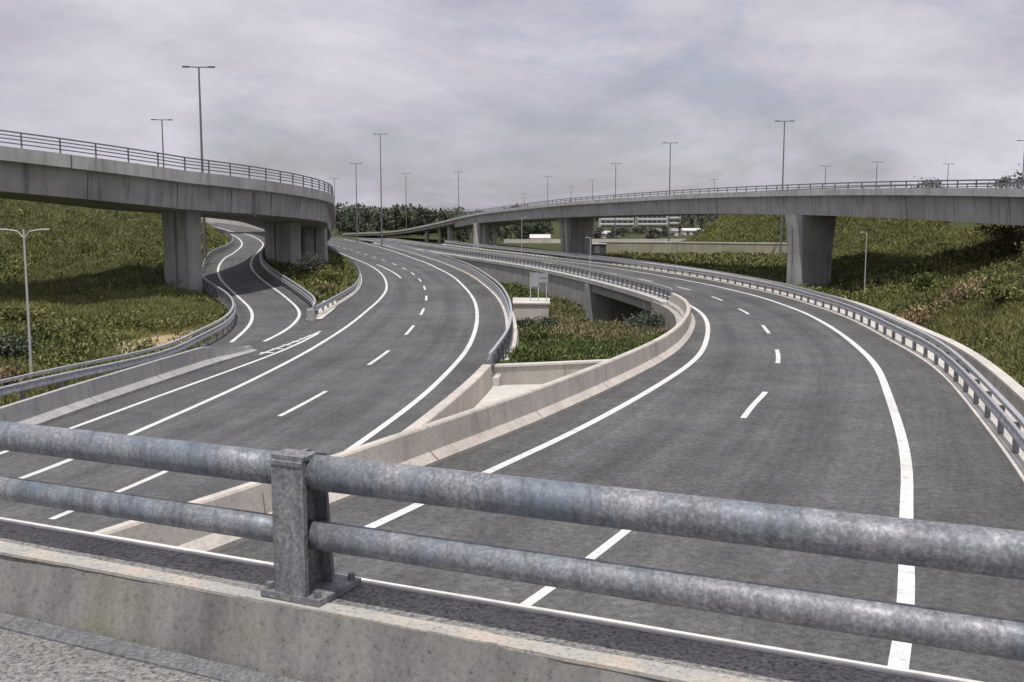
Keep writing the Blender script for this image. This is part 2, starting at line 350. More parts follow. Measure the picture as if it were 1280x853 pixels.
def cream():
    m = mat('worn_concrete_edge', (.55, .5, .42), .9); n = NB(m)
    a = n.noise(55, 4, .7); b = n.noise(4, 6, .65)
    c = n.ramp(b, (.3, (.34, .335, .32)), (.48, (.43, .415, .385)), (.58, (.50, .44, .365)), (.72, (.54, .51, .47)))
    c = n.mix(1, c, n.ramp(a, (.28, .28), (.42, .9), (.6, 1.08)), 'MULTIPLY'); n.color(c); n.bump(a, .5, .006); return m
M['cream'] = cream()
def kerbface():
    m = mat('kerb_face_concrete', (.3, .29, .27), .92); n = NB(m)
    a = n.noise(50, 5, .7); st = n.noise(1.2, 6, .65, n.map((3.5, 3.5, .5))); g = n.noise(2.2, 5, .6, None)
    c = n.ramp(st, (.3, (.13, .127, .12)), (.5, (.22, .216, .205)), (.7, (.31, .30, .28)))
    c = n.mix(n.ramp(g, (.52, 0), (.68, .55)), c, (.20, .20, .13))
    c = n.mix(1, c, n.ramp(a, (.27, .35), (.42, .95), (.65, 1.12)), 'MULTIPLY'); n.color(c); n.bump(a, .5, .006); return m
M['kerbface'] = kerbface()
def ground_mat():
    m = mat('ground_soil_grass', (.06, .065, .03), .95, spec=.1); n = NB(m)
    a = n.noise(.25, 6, .65); b = n.noise(2.6, 6, .7); f = n.noise(14, 4, .7)
    c = n.ramp(b, (.3, (.030, .034, .016)), (.5, (.065, .072, .030)), (.7, (.115, .12, .052)))
    c = n.mix(n.ramp(a, (.55, 0), (.72, .6)), c, (.15, .115, .065))
    c = n.mix(1, c, n.ramp(f, (.3, .5), (.6, 1.15)), 'MULTIPLY')
    # bare earth scar on the left bank
    v = n.t.nodes.new('ShaderNodeVectorMath'); v.operation = 'DISTANCE'; n.link(n.map((1, .24, 0)), v.inputs[0]); v.inputs[1].default_value = (-17.7, 52.5 * .24, 0)
    ad = n.t.nodes.new('ShaderNodeMath'); ad.operation = 'MULTIPLY_ADD'; n.link(n.noise(1.6, 5, .7), ad.inputs[0]); ad.inputs[1].default_value = -3.3; n.link(v.outputs['Value'], ad.inputs[2])
    c = n.mix(n.ramp(ad.outputs[0], (.0, 1), (.35, 0)), c, n.ramp(f, (.3, (.30, .21, .12)), (.7, (.52, .42, .29))))
    n.color(c); n.bump(b, .8, .15); return m
M['ground'] = ground_mat()
def leaf(name, stops, trans=.25):
    m = mat(name, stops[1], .75, spec=.2); n = NB(m)
    g = n.t.nodes.new('ShaderNodeNewGeometry'); big = n.noise(.45, 4, .6)
    c = n.ramp(g.outputs['Random Per Island'], (0, stops[0]), (.45, stops[1]), (.85, stops[2]), (1, stops[3]))
    huge = n.noise(.11, 4, .6); c = n.mix(1, c, n.ramp(big, (.3, .6), (.55, 1.0), (.75, 1.35)), 'MULTIPLY'); c = n.mix(n.ramp(huge, (.46, 0), (.66, .55)), c, n.mix(1, c, (1.35, 1.2, .95), 'MULTIPLY')); n.color(c)
    return m
M['leaf_bank'] = leaf('leaf_bank_green', [(.07, .08, .028), (.135, .150, .052), (.20, .212, .08), (.29, .285, .14)])
M['grass'] = leaf('grass_blades', [(.10, .112, .040), (.165, .175, .064), (.225, .23, .09), (.33, .315, .17)])
M['leaf_lush'] = leaf('leaf_lush_green', [(.04, .06, .018), (.085, .115, .036), (.14, .175, .06), (.27, .28, .13)])
M['leaf_dry'] = leaf('leaf_dry_brown', [(.10, .082, .042), (.20, .165, .088), (.29, .245, .15), (.44, .38, .27)])
M['leaf_tree'] = leaf('leaf_tree_dark', [(.045, .062, .045), (.09, .115, .078), (.13, .155, .108), (.22, .235, .165)])
M['leaf_tree2'] = leaf('leaf_tree_grey', [(.05, .06, .048), (.11, .122, .092), (.155, .165, .125), (.24, .245, .185)])
M['flower'] = leaf('leaf_pale_flower', [(.2, .21, .14), (.4, .4, .33), (.6, .6, .53), (.7, .7, .65)])
M['bark'] = mat('bark', (.10, .08, .06), .9)

# ------------------------------------------------------------------ terrain
def terrain(x, y):
    x = np.asarray(x, float); y = np.asarray(y, float)
    yc = np.clip(y, 8, 290)
    wave = .25 * np.sin(x * .35 + y * .21) + .2 * np.sin(x * .13 - y * .31 + 1.3) + .12 * np.sin(x * .9 + 2) * np.sin(y * .8)
    zr, zp = z_right(yc), z_ramp(yc)
    xb = xat(BANK_RAIL, np.clip(yc, 24, 186)) - .5
    xle, xlk, xm, xo = xat(LE, yc), xat(LK, yc), xat(MEDIAN, yc), xat(OUT, yc)
    xpr = xat(RAMP_RIGHT, np.clip(yc, 52.2, 186)) + 1.1
    h = np.full_like(x, -.5)
    # far plain and hills
    far = 5.0 * ss(320, 900, np.hypot(x, y)) + 4 * ss(200, 500, x) * ss(150, 260, y)
    # left bank
    d = xb - x
    bank = (.7 + 10.3 * ss(66, 106, y)) * (1 - np.exp(-(np.clip(d - .5, 0, None) / 9.5) ** 1.15)) + wave * ss(1.5, 5, d)
    fade = 1 - .8 * ss(150, 188, y)
    left = zp - .12 + bank * fade
    # flat ground below the left carriageway and the ramp
    low = np.where(x < xpr - .3, zp, np.where(x < xle, zp + (0 - zp) * np.clip((x - xpr) / np.maximum(xle - xpr, .5), 0, 1), 0)) - .18
    low = np.where((x < xpr + .2) | (y < 62), low - .12, low + .16)
    low = np.where(x > xle - .3, -.35, low)
    # island between the carriageways
    isl = np.interp(yc, [20, 41, 50, 60, 70, 78, 86, 100, 140, 165, 200], [.4, .40, -.15, -.85, -1.4, -1.7, -2.2, -2.6, -2.2, -1.2, -.6]) + .2 * wave
    isl = np.where(y < 41.1 + .31 * (x + .72), -1.6, isl)
    rt = zr - .35
    rt = np.where((y > 73) & (y < 100), -4.6, rt)                      # the underpass below the right carriageway
    # right bank
    d = x - xo - .4
    toe = 5.5 * ss(55, 92, y)
    rb = zr - .1 + (7.6 * (1 - np.exp(-np.clip(d - toe, 0, None) / 16.)) + wave * ss(1, 4, d - toe)) * (1 - ss(92, 116, y + .0 * x))
    rb = rb - .3 * ss(100, 125, y)
    md = np.clip((x - 34.5) / 13, 0, 1); mound = 7.0 * (md * md * (3 - 2 * md)) * ss(168, 186, y) * (1 - ss(215, 260, y))
    rb = rb + mound
    h = np.where(x < xb, left, low)
    t = ss(-.9, -.3, x - xlk - .5); h = np.where(x > xlk - .5, h * (1 - t) + isl * t, h)
    t = ss(.4, 1.0, x - xm)
    t2 = np.where((y > 75) & (y < 98), ss(-5.5, -3.0, x - xm), t)
    h = np.where(x > xm - 6, h * (1 - t2) + rt * t2, h)
    t = ss(-.4, .3, x - xo)
    h = np.where(x > xo - .4, h * (1 - t) + rb * t, h)
    f = ss(240, 285, y)
    return h * (1 - f) + (-.6) * f + far
def grid_axis(lo, hi, step, far, n):
    g = np.arange(lo, hi + step / 2, step); e = np.geomspace(step, far, n)
    return g, e
gx = np.arange(-75, 75.01, .75); gy = np.arange(6, 250.01, .75)
ex = 75 + np.cumsum(np.geomspace(1, 420, 26)); gx = np.r_[-ex[::-1], gx, ex]
ey = 250 + np.cumsum(np.geomspace(1.5, 520, 26)); gy = np.r_[np.array([-400, -120, -40, -10, 0]), gy, ey]
X, Y = np.meshgrid(gx, gy); Z = terrain(X, Y)
nx, ny = len(gx), len(gy)
ii = (np.arange(ny - 1)[:, None] * nx + np.arange(nx - 1)[None]).ravel()
me = bpy.data.meshes.new('ground'); V = np.stack([X, Y, Z], -1).reshape(-1, 3)
Fq = np.stack([ii, ii + 1, ii + nx + 1, ii + nx], 1)
me.vertices.add(len(V)); me.vertices.foreach_set('co', V.astype(np.float32).ravel())
me.loops.add(Fq.size); me.loops.foreach_set('vertex_index', Fq.astype(np.int32).ravel())
me.polygons.add(len(Fq)); me.polygons.foreach_set('loop_start', np.arange(0, Fq.size, 4, dtype=np.int32)); me.polygons.foreach_set('loop_total', np.full(len(Fq), 4, dtype=np.int32))
me.polygons.foreach_set('use_smooth', np.ones(len(Fq), dtype=bool))
me.update(calc_edges=True); me.materials.append(M['ground'])
g = bpy.data.objects.new('ground', me); COL.objects.link(g); tag(g, kind='structure')

# ------------------------------------------------------------------ carriageways and paint
def strip(name, A, B, m, kind='structure', dz=0, ua=None, ub=None):
    n = len(A); V = np.vstack([A, B]); V[:, 2] += dz
    F = [(i, n + i, n + i + 1, i + 1) for i in range(n - 1)]
    o = tag(build(name, V, F, m), kind=kind)
    if ua is not None:                                    # u: metres from the lane line, v: metres along the road
        s_ = arclen(A); u = np.r_[ua, ub]; v = np.r_[s_, s_]
        lay = o.data.uv_layers.new(name='across')
        idx = np.zeros(len(o.data.loops), dtype=np.int32); o.data.loops.foreach_get('vertex_index', idx)
        lay.data.foreach_set('uv', np.stack([u[idx], v[idx]], 1).astype(np.float32).ravel())
    return o
def tab(t, y): return np.interp(y, [a for a, b in t], [b for a, b in t])
ys = np.arange(8, 290.1, 1.5)
def rows(x, z): return np.column_stack([x, ys, z])
# left carriageway: from its left edge to the kerb on its right
ly, my = LEFT_ROAD[:, 1], MEDIAN[:, 1]
strip('left_carriageway', offset(LEFT_ROAD, D_LE, z_left), offset(LEFT_ROAD, D_LK, z_left), M['asphalt'], ua=tab(D_LE, ly), ub=tab(D_LK, ly))
RSO = offset(MEDIAN, [(a, b + .1) for a, b in D_RS], z_right)
strip('right_carriageway', offset(MEDIAN, -.3, z_right), RSO, M['asphalt'], ua=-.3 - tab(D_RD, my), ub=tab(D_RS, my) + .1 - tab(D_RD, my))
yr = np.arange(24, 186, 1.5)
xr = xat(RAMP_RIGHT, np.clip(yr, 62, 186)) + 1.2
bl = ss(57, 64, yr); xr = xr * bl + (xat(LE, yr) + 2.5) * (1 - bl)
strip('slip_road', np.column_stack([xat(BANK_RAIL, yr) - .2, yr, z_ramp(yr) - .006]), np.column_stack([xr, yr, z_ramp(yr) - .006]), M['asphalt2'], ua=np.full(len(yr), -2.6), ub=np.full(len(yr), 2.6))

def line(P, d, zf, w, y0, y1, mb, dz=.008):
    A = offset(P, [(a, b - w / 2) for a, b in d] if not np.isscalar(d) else d - w / 2, zf, dz=dz)
    B = offset(P, [(a, b + w / 2) for a, b in d] if not np.isscalar(d) else d + w / 2, zf, dz=dz)
    m = (A[:, 1] >= y0) & (A[:, 1] <= y1); A, B = A[m], B[m]
    if len(A) < 2: return
    mb.add(np.vstack([A, B]), [(i, len(A) + i, len(A) + i + 1, i + 1) for i in range(len(A) - 1)])
mb = MB()
line(MEDIAN, D_R1, z_right, .22, 8, 285, mb); line(MEDIAN, D_R2, z_right, .24, 8, 285, mb)
FM = resample(MEDIAN, .25)
for k in range(-1, 22):
    y0 = [3.5, 14.6, 27.4, 38.6, 49.6, 61.2, 73.2][k + 1] if k < 6 else 73.2 + 12 * (k - 5)
    line(FM, D_RD, z_right, .17, y0 if k else 13.4, y0 + (4.6 if k > 0 else 3.1), mb)
tag(mb.build('right_lane_markings', M['paint']), kind='structure')
mb = MB()
line(LEFT_ROAD, D_L1, z_left, .17, 8, 56, mb); line(LEFT_ROAD, D_L2, z_left, .2, 8, 285, mb); line(LEFT_ROAD, D_L3, z_left, .22, 8, 285, mb)
FL = resample(LEFT_ROAD, .25)
for k in range(-1, 20):
    y0 = 32.4 + 11.3 * k; line(FL, 0, z_left, .17, y0, y0 + 4.9, mb)
line(FL, [(100, -1.6), (140, -2.4)], z_left, .2, 106, 136, mb)
line(LEFT_ROAD, [(46, -4.9 - .9), (57, -4.75)], z_left, .14, 47, 57, mb)
for i in range(6):                                        # hatching of the nose between slip road and carriageway
    y0 = 47.5 + i * 1.4; P = offset(FL, [(46, -5.55), (57, -4.9)], z_left, y0, y0 + .45, .012)
    if len(P) > 1: mb.sweep(P, [(-.34 + .05 * i, 0), (.3 - .04 * i, .0)], closed=False)
tag(mb.build('left_lane_markings', M['paint']), kind='structure')
mb = MB()
def plain(P, w, zf, mb, dz=.004):
    Q = np.column_stack([P, zf(P[:, 1]) + dz]); mb.sweep(Q, [(-w / 2, 0), (w / 2, 0)], closed=False)
plain(RAMP_LEFT, .2, z_ramp, mb); plain(RAMP_RIGHT, .2, z_ramp, mb)
tag(mb.build('slip_road_markings', M['paint']), kind='structure')

# ------------------------------------------------------------------ concrete barriers
def barrier(name, P, prof, m, label, seg=6.0, hs=None, gap=.06):
    P = resample(P, .5); s = arclen(P)
    t = thing(name, P[0], label, 'barrier')
    n = max(1, int(round(s[-1] / seg)))
    for i in range(n):
        a, b = s[-1] * i / n + gap / 2, s[-1] * (i + 1) / n - gap / 2
        q = np.linspace(a, b, 13); Q = np.stack([np.interp(q, s, P[:, k]) for k in range(3)], 1)
        MB().sweep(Q, prof, hs=None if hs is None else hs(q / s[-1])).build('barrier_segment', m, t)
    return t
NJ = [(0, -.05), (0, .08), (-.2, .25), (-.26, .77), (-.29, .81), (-.45, .81), (-.48, .77), (-.54, .25), (-.66, .08), (-.66, -1.25)]
med = barrier('concrete_barrier', offset(MEDIAN, 0, z_right, 8, 69), NJ, M['barrier'],
        'long curving cream concrete barrier on the left edge of the right carriageway', 5.6)
GB = [(-.28, -.02), (-.28, .08), (-.16, .25), (-.1, .79), (-.07, .82), (.22, .82), (.25, .79), (.29, -1.0)]
barrier('concrete_barrier', offset(LEFT_ROAD, 5.55, z_left, 19.5, 38.4), GB, M['barrier'],
        'short concrete barrier in front of the gap between the carriageways, along the left one', 6.3)
BL = np.array([(-15.6, 20, 0), (-14.9, 25, 0), (-14.4, 29, 0), (-13.95, 33.5, 0), (-13.1, 40.2, 0), (-12.5, 44.7, 0), (-11.95, 48.6, 0)])
BP = [(0, -.03), (0, .1), (-.28, .26), (-.34, .8), (-.52, .8), (-.58, .26), (-.75, .1), (-.75, -.03)]
barrier('concrete_barrier', BL, BP, M['barrier_grey'], 'low grey concrete barrier ending beside the slip road nose at the left', 4.8,
        hs=lambda t: 1 - .72 * ss(.8, 1.0, t))

# ------------------------------------------------------------------ guard rails
WB = [(0, -.16), (.045, -.13), (.045, -.08), (.0, -.03), (0, .03), (.045, .08), (.045, .13), (0, .16), (-.012, .16), (.03, .125), (.03, .085), (-.014, .03), (-.014, -.03), (.03, -.085), (.03, -.125), (-.012, -.16)]
def guardrail(P, label, side=1, spacing=2.1, height=.68, rails=(0,), top=None, m='galv', pw=.1, pd=.14, name='guard_rail', foot=-.4):
    """side: +1 beam faces right of the path direction"""
    P = np.asarray(P, float); P = resample(P, 1.0)
    t = thing(name, P[0], label, 'guard rail')
    prof = [(side * (r + pd / 2 + .02), z) for r, z in WB]
    if side < 0: prof = prof[::-1]
    for dz in rails:
        Q = P.copy(); Q[:, 2] += height + dz
        MB().sweep(Q, prof).build('rail_beam', M[m], t)
    if top:
        Q = P.copy(); Q[:, 2] += top
        MB().sweep(Q, [(-.06, -.05), (.06, -.05), (.06, .05), (-.06, .05)]).build('top_rail', M[m], t)
    R = resample(P, spacing)[:100]; N = normals(R)
    first = None
    for p, nn in zip(R, N):
        if first is None:
            b = MB().box((p[0], p[1], p[2] + (height + .16 + foot) / 2 + 0), (pd, pw, height + .16 - foot))
            first = b.build('post', M['galv_dark'] if m == 'galv' else M[m], t, loc=p); o = first
        else:
            o = first.copy(); COL.objects.link(o); o.parent = t; o.location = tuple(p - origin(t))
        o.rotation_euler = (0, 0, math.atan2(nn[1], nn[0]))
    return t
guardrail(offset(MEDIAN, [(a, b + .32) for a, b in D_RS], z_right, 8.2, 222, step=1), 'long steel guard rail on close posts curving along the outer edge of the right carriageway', -1, 2.2, .62, top=.92)
guardrail(offset(MEDIAN, -.3, z_right, 69.5, 232, dz=.14, step=1), 'guard rail on the bridge edge beyond the end of the curving cream barrier', 1, 1.65, .5, top=.85)
guardrail(offset(LEFT_ROAD, [(a, b + .3) for a, b in D_LK], z_left, 38.6, 236, dz=.15, step=1), 'guard rail with top bar along the right edge of the left carriageway', -1, 1.7, .55, rails=(0, -.3), top=.92)
guardrail(offset(LEFT_ROAD, [(a, b - .3) for a, b in D_LE], z_left, 63, 200, step=1), 'guard rail along the far left edge of the left carriageway, ending by the paved nose', 1, 2.2, .55)
guardrail(np.column_stack([BANK_RAIL, z_ramp(BANK_RAIL[:, 1])])[(BANK_RAIL[:, 1] > 24) & (BANK_RAIL[:, 1] < 88)], 'guard rail at the foot of the left bank, behind the low grey barrier', 1, 2.0, .55, rails=(0, -.3) if False else (0,), top=.86)
guardrail(np.column_stack([BANK_RAIL, z_ramp(BANK_RAIL[:, 1])])[(BANK_RAIL[:, 1] > 94) & (BANK_RAIL[:, 1] < 185)], 'guard rail on the far bend of the slip road beyond the flyover', 1, 2.0, .55)
guardrail(np.column_stack([RAMP_RIGHT + normals(RAMP_RIGHT) * 1.0, z_ramp(RAMP_RIGHT[:, 1])])[(RAMP_RIGHT[:, 1] > 62.5) & (RAMP_RIGHT[:, 1] < 150)], 'guard rail on the inner side of the slip road, passing the twin flyover piers', -1, 1.2, .55, top=.86)

# ------------------------------------------------------------------ kerbs, walls, slabs by the roads
def swept(name, P, prof, m, label=None, cat=None, kind=None, parent=None):
    o = MB().sweep(P, prof).build(name, m, parent)
    return tag(o, label, cat, None, kind)
# outer concrete gutter and parapet of the right carriageway
P = offset(MEDIAN, [(a, b + .1) for a, b in D_RS], z_right, 8, 225)
swept('gutter', P, [(0, -.3), (0, .05), (.55, .1), (1.0, .1), (1.0, -.3)], M['pale'], kind='structure')
P = offset(MEDIAN, [(a, b + 1.12) for a, b in D_RS], z_right, 8, 150)
t = thing('roadside_wall', P[0], 'low concrete wall with pale coping between right guard rail and green bank', 'wall')
swept('wall', P, [(0, -.3), (0, .62), (.24, .62), (.24, -.6)], M['deck2'], parent=t)
swept('coping', P, [(-.05, .622), (-.05, .7), (.3, .7), (.3, .622)], M['pale'], parent=t)
# kerb and retaining wall of the left carriageway
P = offset(LEFT_ROAD, D_LK, z_left, 38.5, 240)
swept('kerb', P, [(0, -.2), (0, .15), (.62, .15), (.62, -.2)], M['pale'], kind='structure')
P = offset(LEFT_ROAD, [(a, b + .3) for a, b in D_LK], z_left, 38.5, 175)
swept('retaining_wall', P, [(0, -3), (0, -.21), (.38, -.21), (.38, -3)], M['wall'], 'retaining wall dropping from left carriageway edge into the grassy island', 'wall')
P = offset(LEFT_ROAD, D_LE, z_left, 62, 240)
swept('kerb', P, [(-.35, -.3), (-.35, .12), (0, .12), (0, -.3)], M['pale'], kind='structure')
# retaining walls below the right carriageway
P = offset(MEDIAN, -.62, z_right, 24, 74.6)
swept('retaining_wall', P, [(-.4, -5), (-.4, -.06), (0, -.06), (0, -5)], M['wall'], 'grey wall below the curving cream barrier, right of the underpass', 'wall')
P = offset(MEDIAN, -.52, z_right, 98.6, 232)
swept('retaining_wall', P, [(-.3, -4.5), (-.3, -.225), (.1, -.225), (.1, -4.5)], M['deck2'], 'long grey retaining wall behind the grassy island, left of the underpass', 'wall')
# bridge over the underpass
P = offset(MEDIAN, 0, z_right, 69, 232)
br = thing('road_bridge', P[6], 'short concrete bridge carrying the right carriageway over the dark underpass', 'bridge')
swept('edge_beam', P, [(-.95, -.22), (-.95, .14), (-.02, .14), (-.02, -.22)], M['cornice'], parent=br)
P = offset(MEDIAN, 0, z_right, 74, 99)
swept('girder', P, [(-.6, -1.05), (-.6, -.31), (10, -.31), (10, -1.05)], M['deck'], parent=br)
P = offset(MEDIAN, 0, z_right, 97.6, 99.8)
swept('abutment', P, [(-1.1, -5.5), (-1.1, -.33), (11, -.33), (11, -5.5)], M['pier'], parent=br)
P = offset(MEDIAN, 0, z_right, 72.6, 74.8)
swept('abutment', P, [(-.9, -5.5), (-.9, -.33), (10, -.33), (10, -5.5)], M['pier'], parent=br)
# nose between the carriageways
ysl = np.arange(22, 42.3, .8)
strip('nose_slab', np.column_stack([xat(LEFT_ROAD, ysl) + 5.75, ysl, np.interp(ysl, [22, 38, 41.5], [.1, -.03, -.42])]),
      np.column_stack([xat(MEDIAN, ysl) - .7, ysl, np.interp(ysl, [22, 38, 41.5], [.1, -.03, -.42])]), M['pale'])
P = np.array([(-.72, 40.25, .5), (1.5, 40.9, .5), (3.8, 41.6, .5), (6.1, 42.4, .5)])
t = thing('retaining_wall', P[0], 'low brownish wall closing the grassy island towards the viewer', 'wall')
swept('wall', P, [(0, -1.6), (0, -.08), (-.3, -.08), (-.3, -1.6)], M['wall'], parent=t)
swept('coping', P, [(.06, -.078), (.06, 0), (-.36, 0), (-.36, -.078)], M['pale'], parent=t)
# paved tip of the strip between slip road and left carriageway
V = [(-12.5, 62.6, .05), (-11.6, 63.2, .05), (-12.0, 70, .06), (-12.6, 76.5, .07), (-14.0, 76.8, .07), (-13.1, 69, .06)]
tag(build('paved_nose', V, [tuple(range(6))], M['pale']), kind='structure')
mb = MB().box((-12.25, 63.0, .33), (.5, .7, .66), .2, .9).box((-12.3, 63.7, .33), (.4, .8, .6), .15)
tag(mb.build('crash_cushion', M['rubber']), 'blunt crash cushion capping the guard rail at the paved nose', 'crash cushion')

# concrete plinth and its signs in the island
cb = thing('concrete_plinth', (1.25, 71.3, -1.6), 'square concrete plinth in the island grass below the small sign boards', 'plinth')
MB().prism([(.1, 69.6), (2.45, 69.3), (2.6, 73.4), (.1, 73.8)], -1.9, .42).build('block', M['barrier'], cb)
MB().prism([(.05, 69.5), (2.52, 69.2), (2.68, 73.5), (.05, 73.9)], .423, .52).build('cap_slab', M['pale'], cb)
sg = thing('road_sign', (1.3, 71, .52), 'narrow grey sign board seen from behind on one post', 'sign')
MB().tube([(1.26, 71, .52), (1.26, 71, 2.52)], .035).build('post', M['lamp_pale'], sg)
MB().box((1.55, 70.94, 1.98), (.46, .03, .95)).build('panel', M['sign_back'], sg)
sg = thing('road_sign', (2.1, 71, .52), 'wider pale sign board seen from behind on two posts', 'sign')
for x in (1.80, 2.36): MB().tube([(x, 71, .52), (x, 71, 2.48)], .035).build('post', M['lamp_pale'], sg)
MB().box((2.14, 70.94, 2.1), (.62, .03, .62)).build('panel', M['sign_back'], sg)
MB().box((2.14, 70.92, 2.1), (.5, .02, .05)).build('stiffener', M['galv_dark'], sg)

# ------------------------------------------------------------------ flyovers
def railing(P, t, h, spacing, rails, mat_, r=.03, pr=.045, clip=100):
    Q = resample(P, 1.0); holder = None
    mb = MB()
    K = Q.copy(); K[:, 2] += h; mb.sweep(K, [(-.04, -.05), (.04, -.05), (.04, .04), (-.04, .04)])
    holder = mb.build('railing', M[mat_], t)
    for k in rails:
        K = Q.copy(); K[:, 2] += k; MB().sweep(K, [(-.03, -.035), (.03, -.035), (.03, .035), (-.03, .035)]).build('rail', M[mat_], holder)
    R = resample(P, spacing)[:clip]; N = normals(R); first = None
    for p, nn in zip(R, N):
        if first is None:
            first = MB().box((p[0], p[1], p[2] + h / 2), (pr * 2, pr * 1.6, h)).build('post', M[mat_], holder, loc=p); o = first
        else:
            o = first.copy(); COL.objects.link(o); o.parent = holder; o.location = tuple(p - origin(holder))
        o.rotation_euler = (0, 0, math.atan2(nn[1], nn[0]))
def tapered_pier(c, rz, size, z0, z1, flare, groove=True):
    """pier with chamfered corners, a recessed groove on the broad faces and a flared head"""
    a, b = size[0] / 2, size[1] / 2; k = min(a, b) * .3; gq = .12
    def ring(s):
        A, B = a * s, b * s
        pts = [(-A + k, -B), (-gq, -B), (-gq, -B + .18), (gq, -B + .18), (gq, -B), (A - k, -B), (A, -B + k), (A, B - k), (A - k, B), (gq, B), (gq, B - .18), (-gq, B - .18), (-gq, B), (-A + k, B), (-A, B - k), (-A, -B + k)]
        C, S = math.cos(rz), math.sin(rz)
        return [(c[0] + x * C - y * S, c[1] + x * S + y * C) for x, y in pts]
    mb = MB(); mb.prism(ring(1), z0, z1 - (z1 - z0) * .3, None); n = 16
    mb = MB(); R0, R1, R2 = ring(1), ring(1), ring(flare); zm = z1 - (z1 - z0) * .45
    V = [(x, y, z0) for x, y in R0] + [(x, y, zm) for x, y in R1] + [(x, y, z1) for x, y in R2]
    F = [tuple(range(n))[::-1], tuple(range(2 * n, 3 * n))]
    for l in (0, n):
        F += [(l + i, l + (i + 1) % n, l + n + (i + 1) % n, l + n + i) for i in range(n)]
    return mb.add(V, F)

# left flyover: outer edge on an arc of 52 m radius about (-69.6, 99.5), then nearly straight
E = []
for a in np.arange(-92, 9.5, 1.5):
    r = math.radians(a); E.append((-69.6 + 52 * math.cos(r), 99.5 + 52 * math.sin(r)))
hd = math.radians(9.4); p = np.array(E[-1])
for i in range(100):
    if i > 30: hd += math.radians(.07)
    p = p + np.array([-math.sin(hd), math.cos(hd)]) * 1.5; E.append(tuple(p))
E = resample(np.array(E), 1.5); s = arclen(E)
s43 = s[np.argmin(np.hypot(E[:, 0] + 31.5, E[:, 1] - 64))]
zt = np.interp(s - s43, [-60, -20, 0, 14, 33, 47, 62, 80, 110, 160, 200], [14.5, 11.9, 10.55, 9.5, 8.75, 8.25, 7.7, 7.0, 5.6, 3.2, 1.2])
E = np.column_stack([E, zt])
lf = thing('flyover', (-26, 82, 0), 'grey concrete flyover curving over the slip road at the left', 'bridge')
cor = [(0, -.86), (0, 0), (-.32, 0), (-.32, -.42), (-.9, -.42), (-.9, -.86)]
MB().sweep(E, cor).build('parapet', M['cornice'], lf)
W9 = 9.6
cor2 = [(-W9, 0), (-W9, -.86), (-W9 + .9, -.86), (-W9 + .9, -.42), (-W9 + .32, -.42), (-W9 + .32, 0)]
MB().sweep(E, cor2).build('parapet', M['cornice'], lf)
MB().sweep(E, [(-.33, -.425), (-.62, -.93), (-.78, -2.72), (-W9 + .78, -2.72), (-W9 + .62, -.93), (-W9 + .33, -.425)][::-1]).build('girder', M['deck'], lf)
Q = E.copy(); N = normals(E)
MB().sweep(E, [(-.34, -.40), (-W9 + .34, -.40), (-W9 + .34, -.415), (-.34, -.415)]).build('deck_surface', M['asphalt_deck'], lf)
rp = E.copy(); rp[:, :2] -= N * .16
i0 = np.searchsorted(s, s43 - 14); i1 = np.searchsorted(s, s43 + 108)
railing(rp[i0:i1], lf, .95, 2.45, (.25, .5, .72), 'galv_dark')
c47 = lambda a, rr=47.2: (-69.6 + rr * math.cos(math.radians(a)), 99.5 + rr * math.sin(math.radians(a)))
def soffit(x, y):
    k = np.argmin(np.hypot(E[:, 0] - x, E[:, 1] - y)); return E[k, 2] - 2.70
x, y = c47(-22); tapered_pier((x, y), math.radians(-12), (2.5, 1.9), -1, soffit(x, y), 1.03).build('pier', M['pier'], lf)
x, y = c47(5.5); x += .0
tapered_pier((x - .2, y), math.radians(-30), (3.3, 2.2), -1, soffit(x, y), 1.02).build('pier', M['pier'], lf)
x, y = -23.3, 123.5; tapered_pier((x, y), math.radians(10), (2.9, 2.0), -1, soffit(x, y), 1.0).build('pier', M['pier'], lf)
# drain pipe and expansion joints on the outer face
def on_face(u_s, r, dz):
    k = np.argmin(abs(s - s43 - u_s)); return E[k, :2] + N[k] * r, E[k, 2] + dz
p, z = on_face(22.5, -.5, -1.0)
MB().tube([(p[0], p[1], z), (p[0], p[1], z - 1.3), (p[0], p[1], z - 1.95)], .07).build('drain_pipe', M['galv_dark'], lf)
for us in (4.6, 33.0):
    k = np.argmin(abs(s - s43 - us)); q = E[k, :2] + N[k] * .0
    MB().box((q[0] - N[k][0] * .02, q[1] - N[k][1] * .02, E[k, 2] - .43), (.06, .05, .84), math.atan2(N[k][1], N[k][0])).build('expansion_joint', M['dark_box'], lf)

for us in np.arange(-12, 60, 6.2):
    k = np.argmin(abs(s - s43 - us)); nn = N[k]; a0, a1 = E[k, :2] + nn * (-.60), E[k, :2] + nn * (-.77); tt = np.array([-nn[1], nn[0]]) * .018
    MB().add([(*(a0 + nn * .012 - tt), E[k, 2] - .96), (*(a0 + nn * .012 + tt), E[k, 2] - .96), (*(a1 + nn * .012 + tt), E[k, 2] - 2.70), (*(a1 + nn * .012 - tt), E[k, 2] - 2.70),
            (*(a0 - nn * .1 - tt), E[k, 2] - .96), (*(a0 - nn * .1 + tt), E[k, 2] - .96), (*(a1 - nn * .1 + tt), E[k, 2] - 2.70), (*(a1 - nn * .1 - tt), E[k, 2] - 2.70)],
           [(0, 1, 2, 3), (7, 6, 5, 4), (0, 3, 7, 4), (1, 5, 6, 2), (0, 4, 5, 1), (3, 2, 6, 7)]).build('panel_joint', M['deck_dark'], lf)
